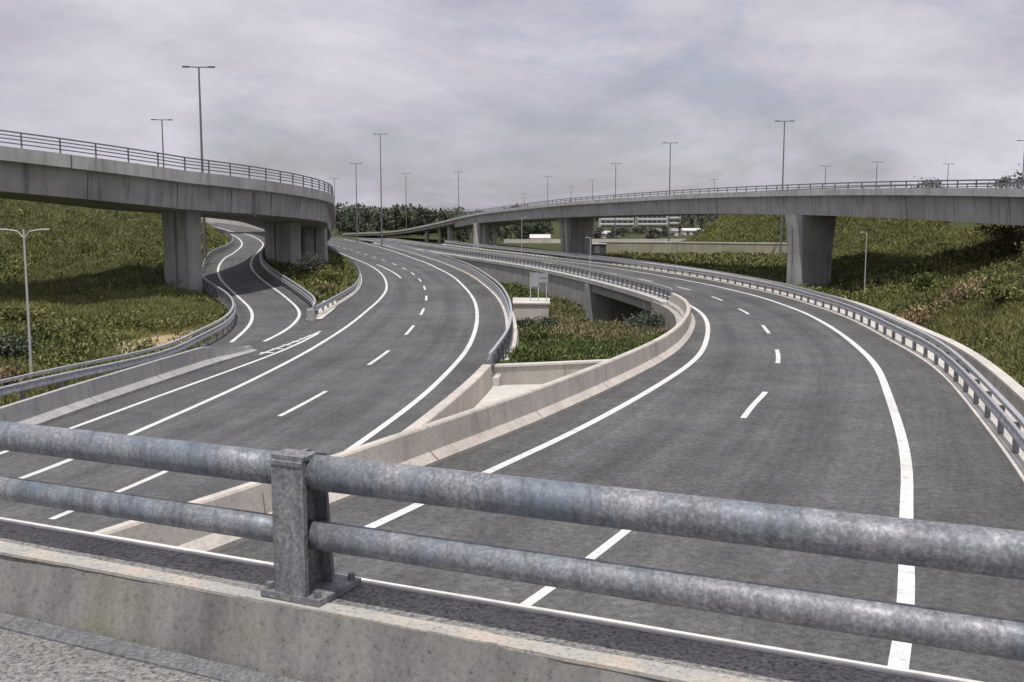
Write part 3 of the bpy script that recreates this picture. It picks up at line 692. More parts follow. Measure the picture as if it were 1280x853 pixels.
# right flyover: visible edge
RE = np.array([(27.2, 30, 6.9), (27.7, 42, 7.3), (27.2, 55, 7.75), (26.0, 68, 8.1), (23.9, 82, 8.35), (21.2, 97, 8.5), (17.9, 110, 8.55), (12.9, 127, 8.4), (6.8, 145, 8.15), (-.3, 180, 7.6), (-8.2, 215, 6.75), (-18.5, 255, 4.7), (-32, 300, 2.3), (-41.5, 322, 1.4), (-57, 352, .5)])
def spline3(P, step):
    P = np.asarray(P, float); Q = np.vstack([2 * P[0] - P[1], P, 2 * P[-1] - P[-2]]); out = []
    for i in range(1, len(Q) - 2):
        a, b, c, d = Q[i - 1:i + 3]
        for t in np.linspace(0, 1, 12, endpoint=False):
            out.append(.5 * (2 * b + (c - a) * t + (2 * a - 5 * b + 4 * c - d) * t * t + (3 * b - a - 3 * c + d) * t ** 3))
    out.append(P[-1]); R = resample(np.array(out), step)
    for _ in range(30): R[1:-1] = .25 * R[:-2] + .5 * R[1:-1] + .25 * R[2:]
    return R
RE = spline3(RE, 2.0); NR = normals(RE); sr = arclen(RE)
rf = thing('flyover', (25.4, 88, 0), 'long pale concrete flyover sweeping across the background on broad piers', 'bridge')
# its road lies to the right of the path direction
WR = 10.5
MB().sweep(RE, [(0, 0), (0, -.46), (.7, -.46), (.7, -.2), (.3, -.2), (.3, 0)][::-1]).build('parapet', M['cornice'], rf)
MB().sweep(RE, [(WR, 0), (WR, -.46), (WR - .7, -.46), (WR - .7, -.2), (WR - .3, -.2), (WR - .3, 0)]).build('parapet', M['cornice'], rf)
i2 = np.searchsorted(RE[:, 1], 238)
MB().sweep(RE[:i2], [(.31, -.205), (.55, -.5), (.75, -2.02), (WR - .75, -2.02), (WR - .55, -.5), (WR - .31, -.205)]).build('girder', M['deck2'], rf)
MB().sweep(RE[i2 - 1:], [(.31, -.205), (.5, -.5), (.5, -1.1), (WR - .5, -1.1), (WR - .5, -.5), (WR - .31, -.205)]).build('ramp_slab', M['deck2'], rf)
MB().sweep(RE, [(.32, -.2), (WR - .32, -.2), (WR - .32, -.185), (.32, -.185)]).build('deck_surface', M['asphalt_deck'], rf)
rp = RE.copy(); rp[:, :2] += NR * .15
railing(rp[(RE[:, 1] > 44) & (RE[:, 1] < 236)], rf, .45, 2.1, (.22,), 'galv_dark', pr=.035)
rp = RE.copy(); rp[:, :2] += NR * (WR - .15)
railing(rp[(RE[:, 1] > 44) & (RE[:, 1] < 200)], rf, .45, 2.6, (.22,), 'galv_dark', pr=.035)
for us in np.arange(8, 215, 6.5):
    k = np.argmin(abs(sr - us)); nn = NR[k]; a0, a1 = RE[k, :2] + nn * .55, RE[k, :2] + nn * .75; tt = np.array([-nn[1], nn[0]]) * .02
    if RE[k, 1] > 236: continue
    MB().add([(*(a0 - nn * .012 - tt), RE[k, 2] - .52), (*(a0 - nn * .012 + tt), RE[k, 2] - .52), (*(a1 - nn * .012 + tt), RE[k, 2] - 2.0), (*(a1 - nn * .012 - tt), RE[k, 2] - 2.0),
            (*(a0 + nn * .1 - tt), RE[k, 2] - .52), (*(a0 + nn * .1 + tt), RE[k, 2] - .52), (*(a1 + nn * .1 + tt), RE[k, 2] - 2.0), (*(a1 + nn * .1 - tt), RE[k, 2] - 2.0)],
           [(0, 1, 2, 3), (7, 6, 5, 4), (0, 3, 7, 4), (1, 5, 6, 2), (0, 4, 5, 1), (3, 2, 6, 7)]).build('panel_joint', M['deck_dark'], rf)
def zre(y): return float(np.interp(y, RE[:, 1], RE[:, 2]))
tapered_pier((25.0, 87.6), math.radians(-64), (1.8, 3.7), -1.0, zre(86) - 2.0, 1.13).build('pier', M['pier'], rf)
tapered_pier((9.6, 156), math.radians(-55), (2.4, 4.6), -1.5, zre(150) - 2.0, 1.14).build('pier', M['pier'], rf)
for (x, y, w) in ((-6.9, 213, 1.15), (-5.4, 217, 1.0), (-14.8, 250, .9), (-22.5, 277, .8), (-18.2, 262, .5), (-3.6, 216, .55)):
    MB().tube([(x, y, -1.2), (x, y, zre(y) - (2.02 if y < 236 else 1.1))], w / 2 * 1.4, 12).build('column', M['cornice'], rf)

# ------------------------------------------------------------------ lamp posts
def lamp(x, y, z0, z1, label, arm=1.6, r=.13, m='lamp_steel', group='tall twin-arm street lamps', rz=0., name='street_lamp'):
    t = thing(name, (x, y, z0), label, 'street lamp', group)
    MB().tube([(x, y, z0), (x, y, z0 + .9), (x, y, z1)], [r * 1.15, r * 1.05, r * .55], 10).build('mast', M[m], t, smooth=False)
    c, s_ = math.cos(rz), math.sin(rz)
    a = np.array([c, s_, 0]); top = np.array([x, y, z1])
    MB().tube([top - a * arm * .62 + [0, 0, .02], top, top + a * arm * .62 + [0, 0, .02]], r * .42, 8).build('cross_arm', M[m], t)
    for sg_ in (-1, 1):
        q = top + a * sg_ * arm * .78
        L = MB().box(q + np.array([0, 0, .03]), (arm * .5, arm * .19, arm * .07), rz, .86).build('lantern', M['lamp_head'], t)
        MB().box(q - np.array([0, 0, arm * .02]), (arm * .4, arm * .15, arm * .035), rz).build('lens', M['lens'], L)
    return t
LAMPS = [
 (-29.7, 101, 2.0, 20.3, 'tall twin-arm lamp rising from the slip road behind the left flyover, tallest at the left', 0.1),
 (-49.6, 150, 2.6, 19.8, 'shorter-looking lamp left of the tallest one, above the left flyover railing', .2),
 (-55.8, 330, -.5, 18.0, 'small far lamp just right of where the left flyover railing ends', 0),
 (-36.0, 243, 0, 18.3, 'lamp in front of the tree line, left of the tallest central lamp', 0),
 (-26.8, 215, 0, 22.8, 'tallest lamp near the middle, standing between the two carriageways', 0),
 (-34.5, 342, -.3, 20.0, 'lamp right of the tallest central one, before the tree line', 0),
 (-16.8, 330, -.3, 20.0, 'lone lamp above the low left end of the long flyover', 0),
 (12.6, 371, 0, 20.0, 'lamp above the left broad pier of the long flyover', 0),
 (31.0, 405, .5, 20.0, 'small faint lamp between two larger ones left of the centre right', 0),
 (27.4, 278, 0, 20.0, 'middle-sized lamp over the long flyover, standing before the white blocks', 0),
 (30.0, 200, 0, 20.0, 'second largest lamp over the long flyover, left of the grassy mound', 0),
 (41.2, 160, 0, 20.5, 'largest lamp over the long flyover, just left of its big near pier', 0),
 (87.0, 292, 0, 20.0, 'small lamp right of the largest lamp over the long flyover', 0),
 (97.0, 280, 0, 20.5, 'second small lamp right of the largest lamp over the long flyover', 0),
 (116., 280, 0, 20.0, 'lamp between the two clumps of dark trees at right', 0),
 (94.2, 194, 0, 20.0, 'large lamp at the right edge before the dark trees', 0),
 (6.5, 560, 2, 18.0, 'tiny distant lamp left of the left broad pier on the skyline', 0),
 (27., 480, 1, 19.5, 'tiny distant lamp between broad pier and white blocks on the skyline', 0),
 (77., 400, .5, 20.0, 'small distant lamp left of the largest lamp over the long flyover', 0)]
for x, y, z0, z1, lb, rz in LAMPS:
    lamp(x, y, z0, z1, lb, 1.45 if y > 120 else 1.5, .14, rz=rz)
def small_lamp(x, y, z0, z1, label, arms, r=.05, a=.75):
    t = thing('lamp_post', (x, y, z0), label, 'lamp post', 'short pale lamp posts')
    MB().tube([(x, y, z0), (x, y, z0 + .7), (x, y, z1)], [r * 1.35, r, r * .7], 10).build('mast', M['lamp_pale'], t)
    for s_ in arms:
        q = np.array([(x, y, z1 - .35), (x + s_ * a * .3, y, z1 - .08), (x + s_ * a, y, z1)])
        MB().tube(q, r * .5, 8).build('arm', M['lamp_pale'], t)
        L = MB().box((x + s_ * (a + .1), y, z1), (.26, .09, .045), 0, .8).build('lantern', M['lamp_pale'], t)
        MB().box((x + s_ * (a + .1), y, z1 - .03), (.18, .06, .012)).build('lens', M['lens'], L)
small_lamp(-18.45, 39.5, .2, 5.8, 'pale double-arm lamp post at the foot of the left bank, left edge', (-1, 1))
small_lamp(24.1, 71, .6, 5.2, 'short pale lamp post on the right bank, right of the big pier', (-1,), .04, .22)
small_lamp(18.6, 118, 0, 3.4, 'short pale post with left arm below the wall, left of the big near pier', (-1,), .04, .3)
small_lamp(7.35, 98, .3, 4.3, 'short pale post over the underpass on the right carriageway edge', (-1,), .04, .25)
small_lamp(1.2, 128, .3, 6.1, 'slender pale post on the retaining wall left of the left broad pier', (1,), .04, .3)
small_lamp(-5.6, 152, .3, 5.2, 'slender pale post at the edge of the road, under the flyover columns', (1,), .04, .3)

# ------------------------------------------------------------------ far buildings
def block(x0, x1, y, d, z0, floors, fh, label, name='apartment_block', cols=5, roof='white_render', inset=.25):
    t = thing(name, ((x0 + x1) / 2, y + d / 2, z0), label, 'building')
    h = floors * fh
    MB().prism([(x0, y), (x1, y), (x1, y + d), (x0, y + d)], z0, z0 + h).build('wall', M['white_render'], t)
    for f in range(floors):
        w = MB().box(((x0 + x1) / 2, y - .02, z0 + f * fh + fh * .56), (x1 - x0 - .8, .1, fh * .46)).build('window_band', M['window_dark'], t)
        m2 = MB()
        for c in range(1, cols):
            m2.box((x0 + (x1 - x0) * c / cols, y - .09, z0 + f * fh + fh * .56), (.25, .06, fh * .46))
        m2.build('mullion', M['white_render'], w)
        MB().box(((x0 + x1) / 2, y - .5, z0 + f * fh + fh * .18), (x1 - x0 + .3, .9, fh * .3)).build('balcony', M['white_render'], t)
    MB().box(((x0 + x1) / 2, y + d / 2, z0 + h + .2), (x1 - x0 + .6, d + .6, .4)).build('roof', M[roof], t)
    return t
block(44, 60.3, 520, 12, -.6, 5, 2.5, 'white apartment block with dark window bands behind the flyover, left of two', cols=6)
block(63, 77.4, 524, 12, -.6, 5, 2.5, 'white apartment block with dark window bands beside the tower, right of two', cols=6)
block(79.4, 86, 534, 8, -.4, 5, 2.7, 'narrow white tower block next to the apartment blocks', 'tower_block', 2)
block(-36, -17, 540, 12, 5.4, 1, 3.4, 'long low white building on the wooded skyline', 'low_building', 7)
def house(x, y, w, d, z0, h, rh, label, roof='roof_pale', name='shed'):
    t = thing(name, (x, y, z0), label, 'building')
    MB().box((x, y, z0 + h / 2), (w, d, h)).build('wall', M['white_render'], t)
    a, b = w / 2 + .3, d / 2 + .3
    V = [(x - a, y - b, z0 + h), (x + a, y - b, z0 + h), (x + a, y + b, z0 + h), (x - a, y + b, z0 + h), (x - a, y, z0 + h + rh), (x + a, y, z0 + h + rh)]
    build('roof', V, [(0, 1, 5, 4), (2, 3, 4, 5), (1, 2, 5), (3, 0, 4), (3, 2, 1, 0)], M[roof], t)
    for k in (-.28, .05, .3): MB().box((x + w * k, y - d / 2 - .02, z0 + h * .5), (w * .14, .08, h * .4)).build('window', M['window_dark'], t)
house(7.0, 262, 4.6, 5, -.7, 1.5, .9, 'small pale roofed shed among trees left of the broad pier')
house(29.5, 330, 8, 7, -.9, 1.7, .8, 'pale low house in front of the white apartment blocks', name='house')
house(53.0, 365, 9, 7, -.9, 2.0, .9, 'low house with grey roof below the narrow tower', 'roof_grey', 'house')
house(64.5, 375, 7, 7, -.9, 2.0, .8, 'pale house right of the grey-roofed one below the tower', name='house')
t = thing('kiosk', (14.6, 175, 0), 'dark box-like kiosk right of the left broad pier', 'kiosk')
MB().box((14.6, 175, .6), (2.2, 2, 2.0)).build('body', M['dark_box'], t); MB().box((14.6, 175, 1.66), (2.5, 2.3, .12)).build('roof', M['roof_pale'], t)
MB().box((14.2, 173.97, .6), (.8, .06, 1.4)).build('door', M['galv_dark'], t)
P = spline3([(15.5, 186, -.4), (24, 181, -.3), (33, 173, -.2), (40, 167, -.2), (47, 162.5, -.1)], 2)
t = thing('boundary_wall', P[0], 'long tan wall with white coping in front of the grassy mound', 'wall')
swept('wall', P, [(0, -1), (0, 2.0), (-.35, 2.0), (-.35, -1)][::-1], M['wall_tan'], parent=t)
swept('coping', P, [(.08, 2.003), (.08, 2.2), (-.43, 2.2), (-.43, 2.003)], M['pale'], parent=t)
P = spline3([(-2, 256, -.4), (20, 250, -.2), (45, 240, 0), (70, 236, .3)], 3)
swept('parapet_wall', P, [(0, -1), (0, 1.0), (-.3, 1.0), (-.3, -1)][::-1], M['pale'], 'thin pale parapet of a far road before the white apartment blocks', 'wall')
P = spline3([(-112, 228, 6.5), (-95, 222, 6.3), (-78, 214, 5.9), (-62, 204, 5.2), (-51, 193.5, 4.2), (-47.2, 187, 3.45)], 2)
swept('far_road', P, [(-3.4, -4), (-3.4, 0), (3.4, 0), (3.4, -4)], M['asphalt_deck'], kind='structure')
swept('far_road_markings', P + np.array([0, 0, .02]), [(2.6, 0), (2.85, 0)][::-1], M['paint'], kind='structure')
guardrail(P[3:-4] + normals(P)[3:-4, [0, 1, 0]] * np.array([3.0, 3.0, 0]), 'guard rail of the far road seen under the left flyover', 1, 2.5, .6)
swept('parapet_wall', P, [(-3.8, -4), (-3.8, .9), (-3.45, .9), (-3.45, -4)], M['pale'], 'pale parapet where the slip road vanishes under the left flyover', 'wall')

# ------------------------------------------------------------------ vegetation
def leaves(C, size, up=.35, spread=1.0, aspect=.5):
    """one diamond leaf per centre"""
    n = len(C); d = rng.normal(size=(n, 3)); d[:, 2] = np.abs(d[:, 2]) * up + .15; d /= np.linalg.norm(d, axis=1)[:, None]
    u = rng.normal(size=(n, 3)); u -= (u * d).sum(1)[:, None] * d; u /= np.linalg.norm(u, axis=1)[:, None]
    s_ = np.asarray(size)[:, None]
    a = C; b = C + d * s_ * .5 + u * s_ * aspect * .5; c = C + d * s_; e = C + d * s_ * .5 - u * s_ * aspect * .5
    return np.stack([a, b, c, e], 1)
def cover(name, mask, xr_, yr_, n, nl, size, m, hgt=.35, label=None, up=1.0, aspect=.4):
    x = rng.uniform(*xr_, n); y = rng.uniform(*yr_, n)
    k = mask(x, y); x, y = x[k], y[k]; z = terrain(x, y)
    cl = .5 + .5 * np.sin(x * .7 + 1.7 * np.sin(y * .45)) * np.sin(y * .6 + 1.3 * np.sin(x * .5))
    cl = .35 + .9 * cl + .35 * rng.random(len(x))
    x, y, z, cl = (np.repeat(v, nl) for v in (x, y, z, cl))
    C = np.column_stack([x + rng.normal(0, .22, len(x)), y + rng.normal(0, .22, len(x)), z + rng.random(len(x)) ** 1.6 * hgt * cl - .03])
    V = leaves(C, size * (.6 + .8 * rng.random(len(C))) * (.6 + .5 * cl), up=up, aspect=aspect)
    o = bpy.data.objects.new(name, fast_quads(name, V, m)); COL.objects.link(o)
    return tag(o, kind='stuff')
def inview(x, y, marg=60):
    u = 640 + 1300 * x / np.maximum(y, 1); return (u > -marg) & (u < 1280 + marg)
xbk = lambda y: xat(BANK_RAIL, np.clip(y, 24, 186))
xo_ = lambda y: xat(OUT, y)
scar = lambda x, y: np.hypot(x + 17.7, (y - 52.5) * .24) < 1.6 + .6 * np.sin(x * 3) * np.cos(y * 1.3) - .9 * rng.random(len(x)) ** 3
left_mask = lambda x, y: (x < xbk(y) - .5) & inview(x, y) & ~scar(x, y)
clump = lambda x, y: np.sin(x * .31 + 2 * np.sin(y * .17)) * np.sin(y * .27 + 1.5 * np.sin(x * .23)) + .35 * np.sin(x * 1.3 + y * .9)
both = lambda f, sgn: (lambda x, y: f(x, y) & (sgn * (clump(x, y) - .3) > 0))
cover('bank_ground_cover', both(left_mask, 1), (-52, -13), (27, 75), 55000, 8, .17, M['leaf_bank'], .55, up=1.1, aspect=.34)
cover('bank_grass', both(left_mask, -1), (-52, -13), (27, 75), 60000, 9, .24, M['grass'], .10, up=1.8, aspect=.10)
cover('bank_ground_cover', both(left_mask, 1), (-75, -19), (75, 165), 30000, 8, .28, M['leaf_bank'], .55, up=1.1, aspect=.32)
cover('bank_grass', both(left_mask, -1), (-75, -19), (75, 165), 40000, 8, .36, M['grass'], .12, up=1.8, aspect=.12)
right_mask = lambda x, y: (x > xo_(y) + .55) & inview(x, y)
cover('bank_ground_cover', both(right_mask, 1), (13, 40), (20, 68), 60000, 8, .16, M['leaf_bank'], .6, up=1.1, aspect=.34)
cover('bank_grass', both(right_mask, -1), (13, 40), (20, 68), 55000, 9, .24, M['grass'], .10, up=1.8, aspect=.10)
cover('bank_ground_cover', both(right_mask, 1), (18, 72), (68, 128), 34000, 8, .26, M['leaf_bank'], .55, up=1.1, aspect=.34)
cover('bank_grass', both(right_mask, -1), (18, 72), (68, 128), 34000, 8, .36, M['grass'], .12, up=1.8, aspect=.12)
cover('mound_grass', lambda x, y: inview(x, y), (33, 75), (168, 222), 22000, 7, .5, M['grass'], .15, up=1.6, aspect=.16)
cover('bank_ground_cover', lambda x, y: (x > xo_(y) + .6) & inview(x, y), (3, 60), (105, 166), 16000, 7, .4, M['leaf_bank'], .45)
isl_mask = lambda x, y: (x > xat(LK, y) + .9) & (x < xat(MEDIAN, y) - 1.05) & ~((x > -.1) & (x < 2.8) & (y > 69) & (y < 74))
wob = lambda x, y: 57 + 3 * np.sin(x * .9) + 1.6 * np.sin(x * 2.3 + 1)
cover('island_grass', lambda x, y: isl_mask(x, y) & (y < wob(x, y)) & (y > 41.5 + .31 * (x + .72)), (-2, 11), (41.6, 68), 14000, 9, .17, M['leaf_lush'], .28, up=1.6, aspect=.25)
cover('island_dry_grass', lambda x, y: isl_mask(x, y) & (y >= wob(x, y) - 1.5), (-4, 12), (58, 108), 8000, 9, .26, M['leaf_dry'], .35, up=2.2, aspect=.16)
cover('island_weeds', lambda x, y: isl_mask(x, y) & (y >= 60), (-9, 12), (60, 128), 6000, 8, .24, M['leaf_lush'], .35)
cover('verge_grass', lambda x, y: (x > xat(RAMP_RIGHT, np.clip(y, 52, 186)) + 1.4) & (x < xat(LE, y) - .7) & (y > 76.5), (-36, -10), (74, 165), 7000, 8, .3, M['leaf_bank'], .4)
def patch(name, spots, n, size, m, hgt, nl=9):
    allV = []
    for cx, cy, r in spots:
        x = cx + rng.normal(0, r * .5, n); y = cy + rng.normal(0, r * .7, n); z = terrain(x, y)
        x, y, z = (np.repeat(v, nl) for v in (x, y, z))
        C = np.column_stack([x + rng.normal(0, .2, len(x)), y + rng.normal(0, .2, len(x)), z + .08 + rng.random(len(x)) * hgt])
        allV.append(leaves(C, size * (.6 + .8 * rng.random(len(C))), up=1.2, aspect=.3))
    o = bpy.data.objects.new(name, fast_quads(name, np.concatenate(allV), m)); COL.objects.link(o); return tag(o, kind='stuff')
patch('dry_bank_scrub', [(33.0, 69, 2.6), (36, 74, 2.6), (29.5, 61, .8), (19.8, 51, .8), (22.5, 52, .8)], 220, .22, M['leaf_dry'], .6)

def shrub(x, y, w, h, label, m='leaf_bank', n=900, size=.16, name='shrub', group=None):
    z = float(terrain(np.array([x]), np.array([y]))[0])
    t = thing(name, (x, y, z), label, 'shrub', group)
    mb = MB()
    for k in range(5):
        a = k * 1.26 + random.random(); mb.tube([(x, y, z - .1), (x + .2 * w * math.cos(a), y + .2 * w * math.sin(a), z + h * .4), (x + .33 * w * math.cos(a), y + .33 * w * math.sin(a), z + h * .75)], [.035, .022, .01], 5)
    mb.build('stem', M['bark'], t)
    C = []
    for k in range(9):
        a = rng.uniform(0, 6.28); r = w * .34 * math.sqrt(rng.random()); c = np.array([x + r * math.cos(a), y + r * math.sin(a), z + h * rng.uniform(.35, .82)])
        C.append(c + rng.normal(size=(n // 9, 3)) * np.array([w * .15, w * .15, h * .14]))
    V = leaves(np.concatenate(C), size * (.6 + .8 * rng.random(n // 9 * 9)), up=.8, aspect=.5)
    o = bpy.data.objects.new('foliage', fast_quads('foliage', V - np.array([x, y, z]), M[m])); COL.objects.link(o); o.parent = t
    return t
shrub(-19.0, 98.5, 3.0, 2.0, 'pale flowering shrub at the foot of the twin flyover piers', 'flower', 1200, .2)
shrub(-16.3, 92, 3.2, 1.6, 'dark green shrub right of the pale flowering one', 'leaf_bank', 1300, .2)
shrub(-14.2, 80.5, 1.6, 1.1, 'rusty dry shrub beside the paved nose', 'leaf_dry', 700, .16)
shrub(.9, 66.8, 2.2, .9, 'low dark shrub at the foot of the square plinth', 'leaf_tree', 1100, .16)
shrub(2.3, 67.6, 1.4, .9, 'small dark shrub at the right corner of the square plinth', 'leaf_tree', 800, .15)
shrub(9.0, 68.5, 2.6, 1.3, 'dark round shrub in the island below the barrier bend', 'leaf_tree', 1400, .17)
shrub(1.3, 55.5, 1.5, .9, 'dark leafy shrub against the left carriageway wall in the island', 'leaf_lush', 900, .15)
for (x, y, w, h, lb, m) in [
    (26, 45, 2.6, 1.0, 'dense green shrub low on the right bank near the frame edge', 'leaf_lush'),
    (22.5, 47.5, 2.2, .9, 'olive shrub on the right bank above the low wall', 'leaf_bank'),
    (27.5, 53, 2.8, 1.3, 'spreading olive shrub mid-slope on the right bank', 'leaf_bank'),
    (33.5, 70.5, 4, 1.6, 'pale dry shrub high on the right bank at the frame edge', 'leaf_dry'),
    (24, 60, 2.4, 1.0, 'green shrub on the right bank right of the short lamp post', 'leaf_lush'),
    (-24.5, 52, 2.4, 1.0, 'olive shrub on the left bank above the bare earth scar', 'leaf_bank'),
    (-21.3, 43.8, 2.0, .9, 'dark shrub on the left bank left of the bare earth scar', 'leaf_tree'),
    (-18.4, 37.2, 1.5, .8, 'pale dry shrub behind the guard rail at the left edge', 'leaf_dry')]:
    shrub(x, y, w, h, lb, m, 1200, .18)

def tree(x, y, h, w, label, m='leaf_tree', n=1500, size=.55, group=None, base=None):
    z = float(terrain(np.array([x]), np.array([y]))[0]) if base is None else base
    t = thing('tree', (x, y, z), label, 'tree', group)
    mb = MB(); mb.tube([(x, y, z - .3), (x + .1, y, z + h * .3), (x, y + .1, z + h * .75)], [h * .03, h * .022, h * .008], 7)
    for k in range(5):
        a = k * 1.3 + random.random(); zz = z + h * (.3 + .08 * k)
        mb.tube([(x, y, zz), (x + w * .2 * math.cos(a), y + w * .2 * math.sin(a), zz + h * .12), (x + w * .36 * math.cos(a), y + w * .36 * math.sin(a), zz + h * .2)], [h * .012, h * .008, h * .004], 5)
    mb.build('trunk', M['bark'], t)
    C = []; nb = 14
    for k in range(nb):
        a = rng.uniform(0, 6.28); q = rng.random(); zc = h * (.08 + .80 * q); rr = w * .45 * math.sin(math.pi * min(1, .22 + .72 * q)) * math.sqrt(rng.random())
        sg_ = w * rng.uniform(.07, .15)
        C.append(np.array([x + rr * math.cos(a), y + rr * math.sin(a), z + zc]) + rng.normal(size=(n // nb, 3)) * np.array([sg_, sg_, sg_ * .75]))
    C = np.concatenate(C)
    V = leaves(C, size * (.6 + .8 * rng.random(len(C))), up=.6, aspect=.6)
    o = bpy.data.objects.new('crown', fast_quads('crown', V - np.array([x, y, z]), M[m])); COL.objects.link(o); o.parent = t
    return t
GT = 'trees of the wood behind the left carriageway'
LT = 'tree of the grey-green wood between the left flyover and the long flyover'
for i in range(34):
    y = rng.uniform(345, 470); u = 424 + 150 * (i + rng.random()) / 34
    x = (u - 640) / 1300 * y; top = 6.3 + (270 - rng.uniform(259, 267)) * y / 1300; z = float(terrain(np.array([x]), np.array([y]))[0])
    tree(x, y, top - z, (top - z) * rng.uniform(.6, .85), LT, 'leaf_tree' if i % 3 else 'leaf_tree2', 1300, .75, GT, z)
GU = 'dark trees below the long flyover'; LU = 'dark tree seen under the long flyover, left of its left broad pier'
for i in range(16):
    y = rng.uniform(262, 320); u = 545 + 140 * (i + rng.random()) / 16; x = (u - 640) / 1300 * y
    tree(x, y, rng.uniform(6.5, 9), rng.uniform(5, 7), LU, 'leaf_tree', 1400, .5, GU)
GV = 'trees around the white apartment blocks'; LV = 'tree among the houses below the white apartment blocks'
for i in range(16):
    y = rng.uniform(300, 410); u = 716 + 165 * (i + rng.random()) / 16; x = (u - 640) / 1300 * y
    tree(x, y, rng.uniform(2.2, 3.4) + (4.0 if u > 850 else 0), rng.uniform(3.5, 5.5), LV, 'leaf_tree2' if i % 2 else 'leaf_tree', 1000, .5, GV)
tree(131, 330, 18.8, 14, 'dark tree crown showing above the long flyover, leftmost of those at right', 'leaf_tree', 2600, .8, None, .5)
tree(144.5, 310, 17.6, 12, 'dark tree crown above the long flyover, between its two neighbours at right', 'leaf_tree', 2600, .8, None, .5)
tree(154, 318, 19.4, 16, 'largest dark tree crown above the long flyover at the right edge', 'leaf_tree', 2600, .8, None, .5)
# the wooded skyline, one mass
n = 5200; x = rng.uniform(-420, 520, n); y = 640 + rng.uniform(0, 120, n); z = terrain(x, y)
hh = 5 + 2 * np.sin(x * .05) + 2 * np.sin(x * .17 + 1) + rng.random(n) * 3
x, y, z, hh = (np.repeat(v, 10) for v in (x, y, z, hh))
C = np.column_stack([x + rng.normal(0, 2, len(x)), y + rng.normal(0, 2, len(x)), z + hh * rng.random(len(x))])
o = bpy.data.objects.new('far_wood', fast_quads('far_wood', leaves(C, 2.2 * (.6 + .8 * rng.random(len(C))), up=.6, aspect=.6), M['leaf_tree2'])); COL.objects.link(o); tag(o, kind='stuff')

# ------------------------------------------------------------------ viewer's bridge: footway, parapet kerb and steel railing
A0 = np.array([-.724, 3.50]); dv = np.array([math.cos(.4562), -math.sin(.4562)]); dv /= np.hypot(*dv); nv = np.array([-dv[1], dv[0]])   # nv points away from the camera
def q(t, o, z): p = A0 + dv * t + nv * o; return (p[0], p[1], z + .0125 * t)
RZ = math.atan2(dv[1], dv[0]); TOPZ, FOOT = 4.986, 4.766
def slab(t0, t1, o0, o1, z0, z1, mb=None):
    mb = mb or MB(); return mb.add([q(t, o, z) for z in (z0, z1) for t, o in ((t0, o0), (t1, o0), (t1, o1), (t0, o1))],
        [(0, 3, 2, 1), (4, 5, 6, 7), (0, 1, 5, 4), (1, 2, 6, 5), (2, 3, 7, 6), (3, 0, 4, 7)])
slab(-14, 14, -5, -.20, 4.25, FOOT).build('footway', M['pebble']); tag(bpy.data.objects['footway'], kind='structure')
par = thing('bridge_parapet', q(0, 0, FOOT), 'foreground concrete parapet kerb with pebbly top and worn cream edge', 'parapet')
MB().add([q(-14, -.225, 4.5), q(14, -.225, 4.5), q(14, -.10, TOPZ - .006), q(-14, -.10, TOPZ - .006), q(-14, .215, 4.2), q(14, .215, 4.2), q(14, .215, TOPZ - .006), q(-14, .215, TOPZ - .006)],
         [(0, 1, 2, 3), (5, 4, 7, 6), (3, 2, 6, 7), (1, 0, 4, 5), (0, 3, 7, 4), (2, 1, 5, 6)]).build('kerb_body', M['kerbface'], par)
def worn(o0, o1, z, name, m, jag0, jag1, seed):
    """thin top layer with slightly uneven borders"""
    r = np.random.default_rng(seed); ts = np.linspace(-14, 14, 340); n = len(ts)
    j0 = np.convolve(r.normal(0, 1, n + 8), np.ones(9) / 9, 'valid') * jag0; j1 = np.convolve(r.normal(0, 1, n + 8), np.ones(9) / 9, 'valid') * jag1
    V = [q(t, o0 + a, z) for t, a in zip(ts, j0)] + [q(t, o1 + b, z) for t, b in zip(ts, j1)]
    V += [(x, y, z - .012) for x, y, z in V]
    F = [(i, i + 1, n + i + 1, n + i) for i in range(n - 1)] + [(2 * n + i, i, n + i, 3 * n + i) for i in (0, n - 1)]
    F += [(i + 1, i, 2 * n + i, 2 * n + i + 1) for i in range(n - 1)] + [(n + i, n + i + 1, 3 * n + i + 1, 3 * n + i) for i in range(n - 1)]
    build(name, V, F, m, par)
worn(-.108, -.03, TOPZ, 'worn_edge', M['cream'], .014, .03, 3)
worn(-.07, .186, TOPZ - .003, 'pebble_top', M['pebble'], 0, .0, 4)
worn(.187, .222, TOPZ + .004, 'outer_rim', M['rim'], .002, .004, 5)
mb = MB(); slab(-14, 14, -.29, -.19, FOOT - .02, FOOT + .008, mb); mb.build('gutter_strip', M['galv_dark'], par)

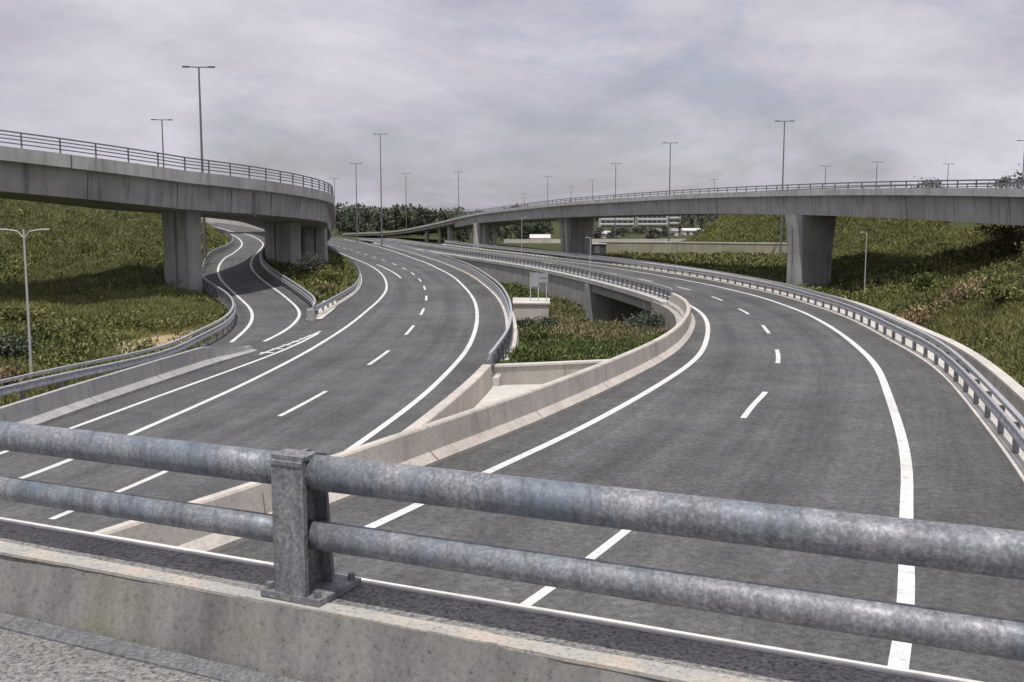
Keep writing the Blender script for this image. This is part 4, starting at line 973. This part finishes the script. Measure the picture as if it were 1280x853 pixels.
rl = thing('bridge_railing', q(0, 0, TOPZ), 'foreground galvanised two-tube railing on a square post', 'railing')
def bar(t0, t1, z, r, name):
    ts = np.linspace(t0, t1, 40)
    return MB().tube([q(t, 0, z) for t in ts], r, 32).build(name, M['galv_tube'], rl, smooth=True)
TP = -.004
bar(-14, TP - .02, 5.429, .0585, 'top_rail'); bar(TP + .02, 14, 5.429, .0605, 'top_rail')
bar(-14, TP - .02, 5.209, .048, 'lower_rail'); bar(TP + .02, 14, 5.209, .050, 'lower_rail')
def rpost(t):
    b = MB(); c = q(t, .045, 0)
    dz = .0125 * t; z0, z1 = TOPZ + .024 + dz, 5.497 + dz
    def hx(x0, x1, y0, y1, yb0, yb1, top=0.):
        """plate between z0 and z1: across the rail y, along it x; the foot may flare (yb)"""
        V = [q(t + x, y, 0)[:2] + (z,) for z, ya, yc in ((z0, yb0, yb1), (z1 + top, y0, y1)) for x, y in ((x0, ya), (x1, ya), (x1, yc), (x0, yc))]
        b.add(V, [(0, 3, 2, 1), (4, 5, 6, 7), (0, 1, 5, 4), (1, 2, 6, 5), (2, 3, 7, 6), (3, 0, 4, 7)])
    hx(-.066, .066, -.076, -.056, -.076, -.056)                    # front flange
    hx(-.009, .009, -.0555, .0495, -.0555, .0895)                  # web
    hx(-.058, .058, .05, .066, .09, .106, -.03)                    # rear flange, flaring to the foot
    zc = [z1 - .02, z1 - .003, z1 + .004, z1 - .012]
    V = [q(t + x, y, 0)[:2] + (z,) for x in (-.066, .066) for (y, z) in zip((-.080, -.05, 0, .06), zc)] + [q(t + x, y, 0)[:2] + (z - .014,) for x in (-.066, .066) for (y, z) in zip((-.080, -.05, 0, .06), zc)]
    b.add(V, [(i, 4 + i, 5 + i, i + 1) for i in range(3)] + [(8 + i, 9 + i, 13 + i, 12 + i) for i in range(3)] + [(i, i + 1, 9 + i, 8 + i) for i in range(3)] + [(4 + i, 12 + i, 13 + i, 5 + i) for i in range(3)] + [(0, 8, 12, 4), (3, 7, 15, 11)])
    po = b.build('post', M['galv_post'], rl)
    pb = MB().box((c[0], c[1], TOPZ + .014 + dz), (.25, .25, .022), RZ).build('base_plate', M['galv_post'], po)
    for a, bb in ((-1, -1), (1, -1), (1, 1), (-1, 1)):
        p = q(t + a * .1, .045 + bb * .1, 0)
        MB().tube([(p[0], p[1], TOPZ + .02 + dz), (p[0], p[1], TOPZ + .048 + dz)], .014, 6).build('bolt', M['galv_dark'], po)
rpost(TP); rpost(TP - 4.2); rpost(TP + 4.2)
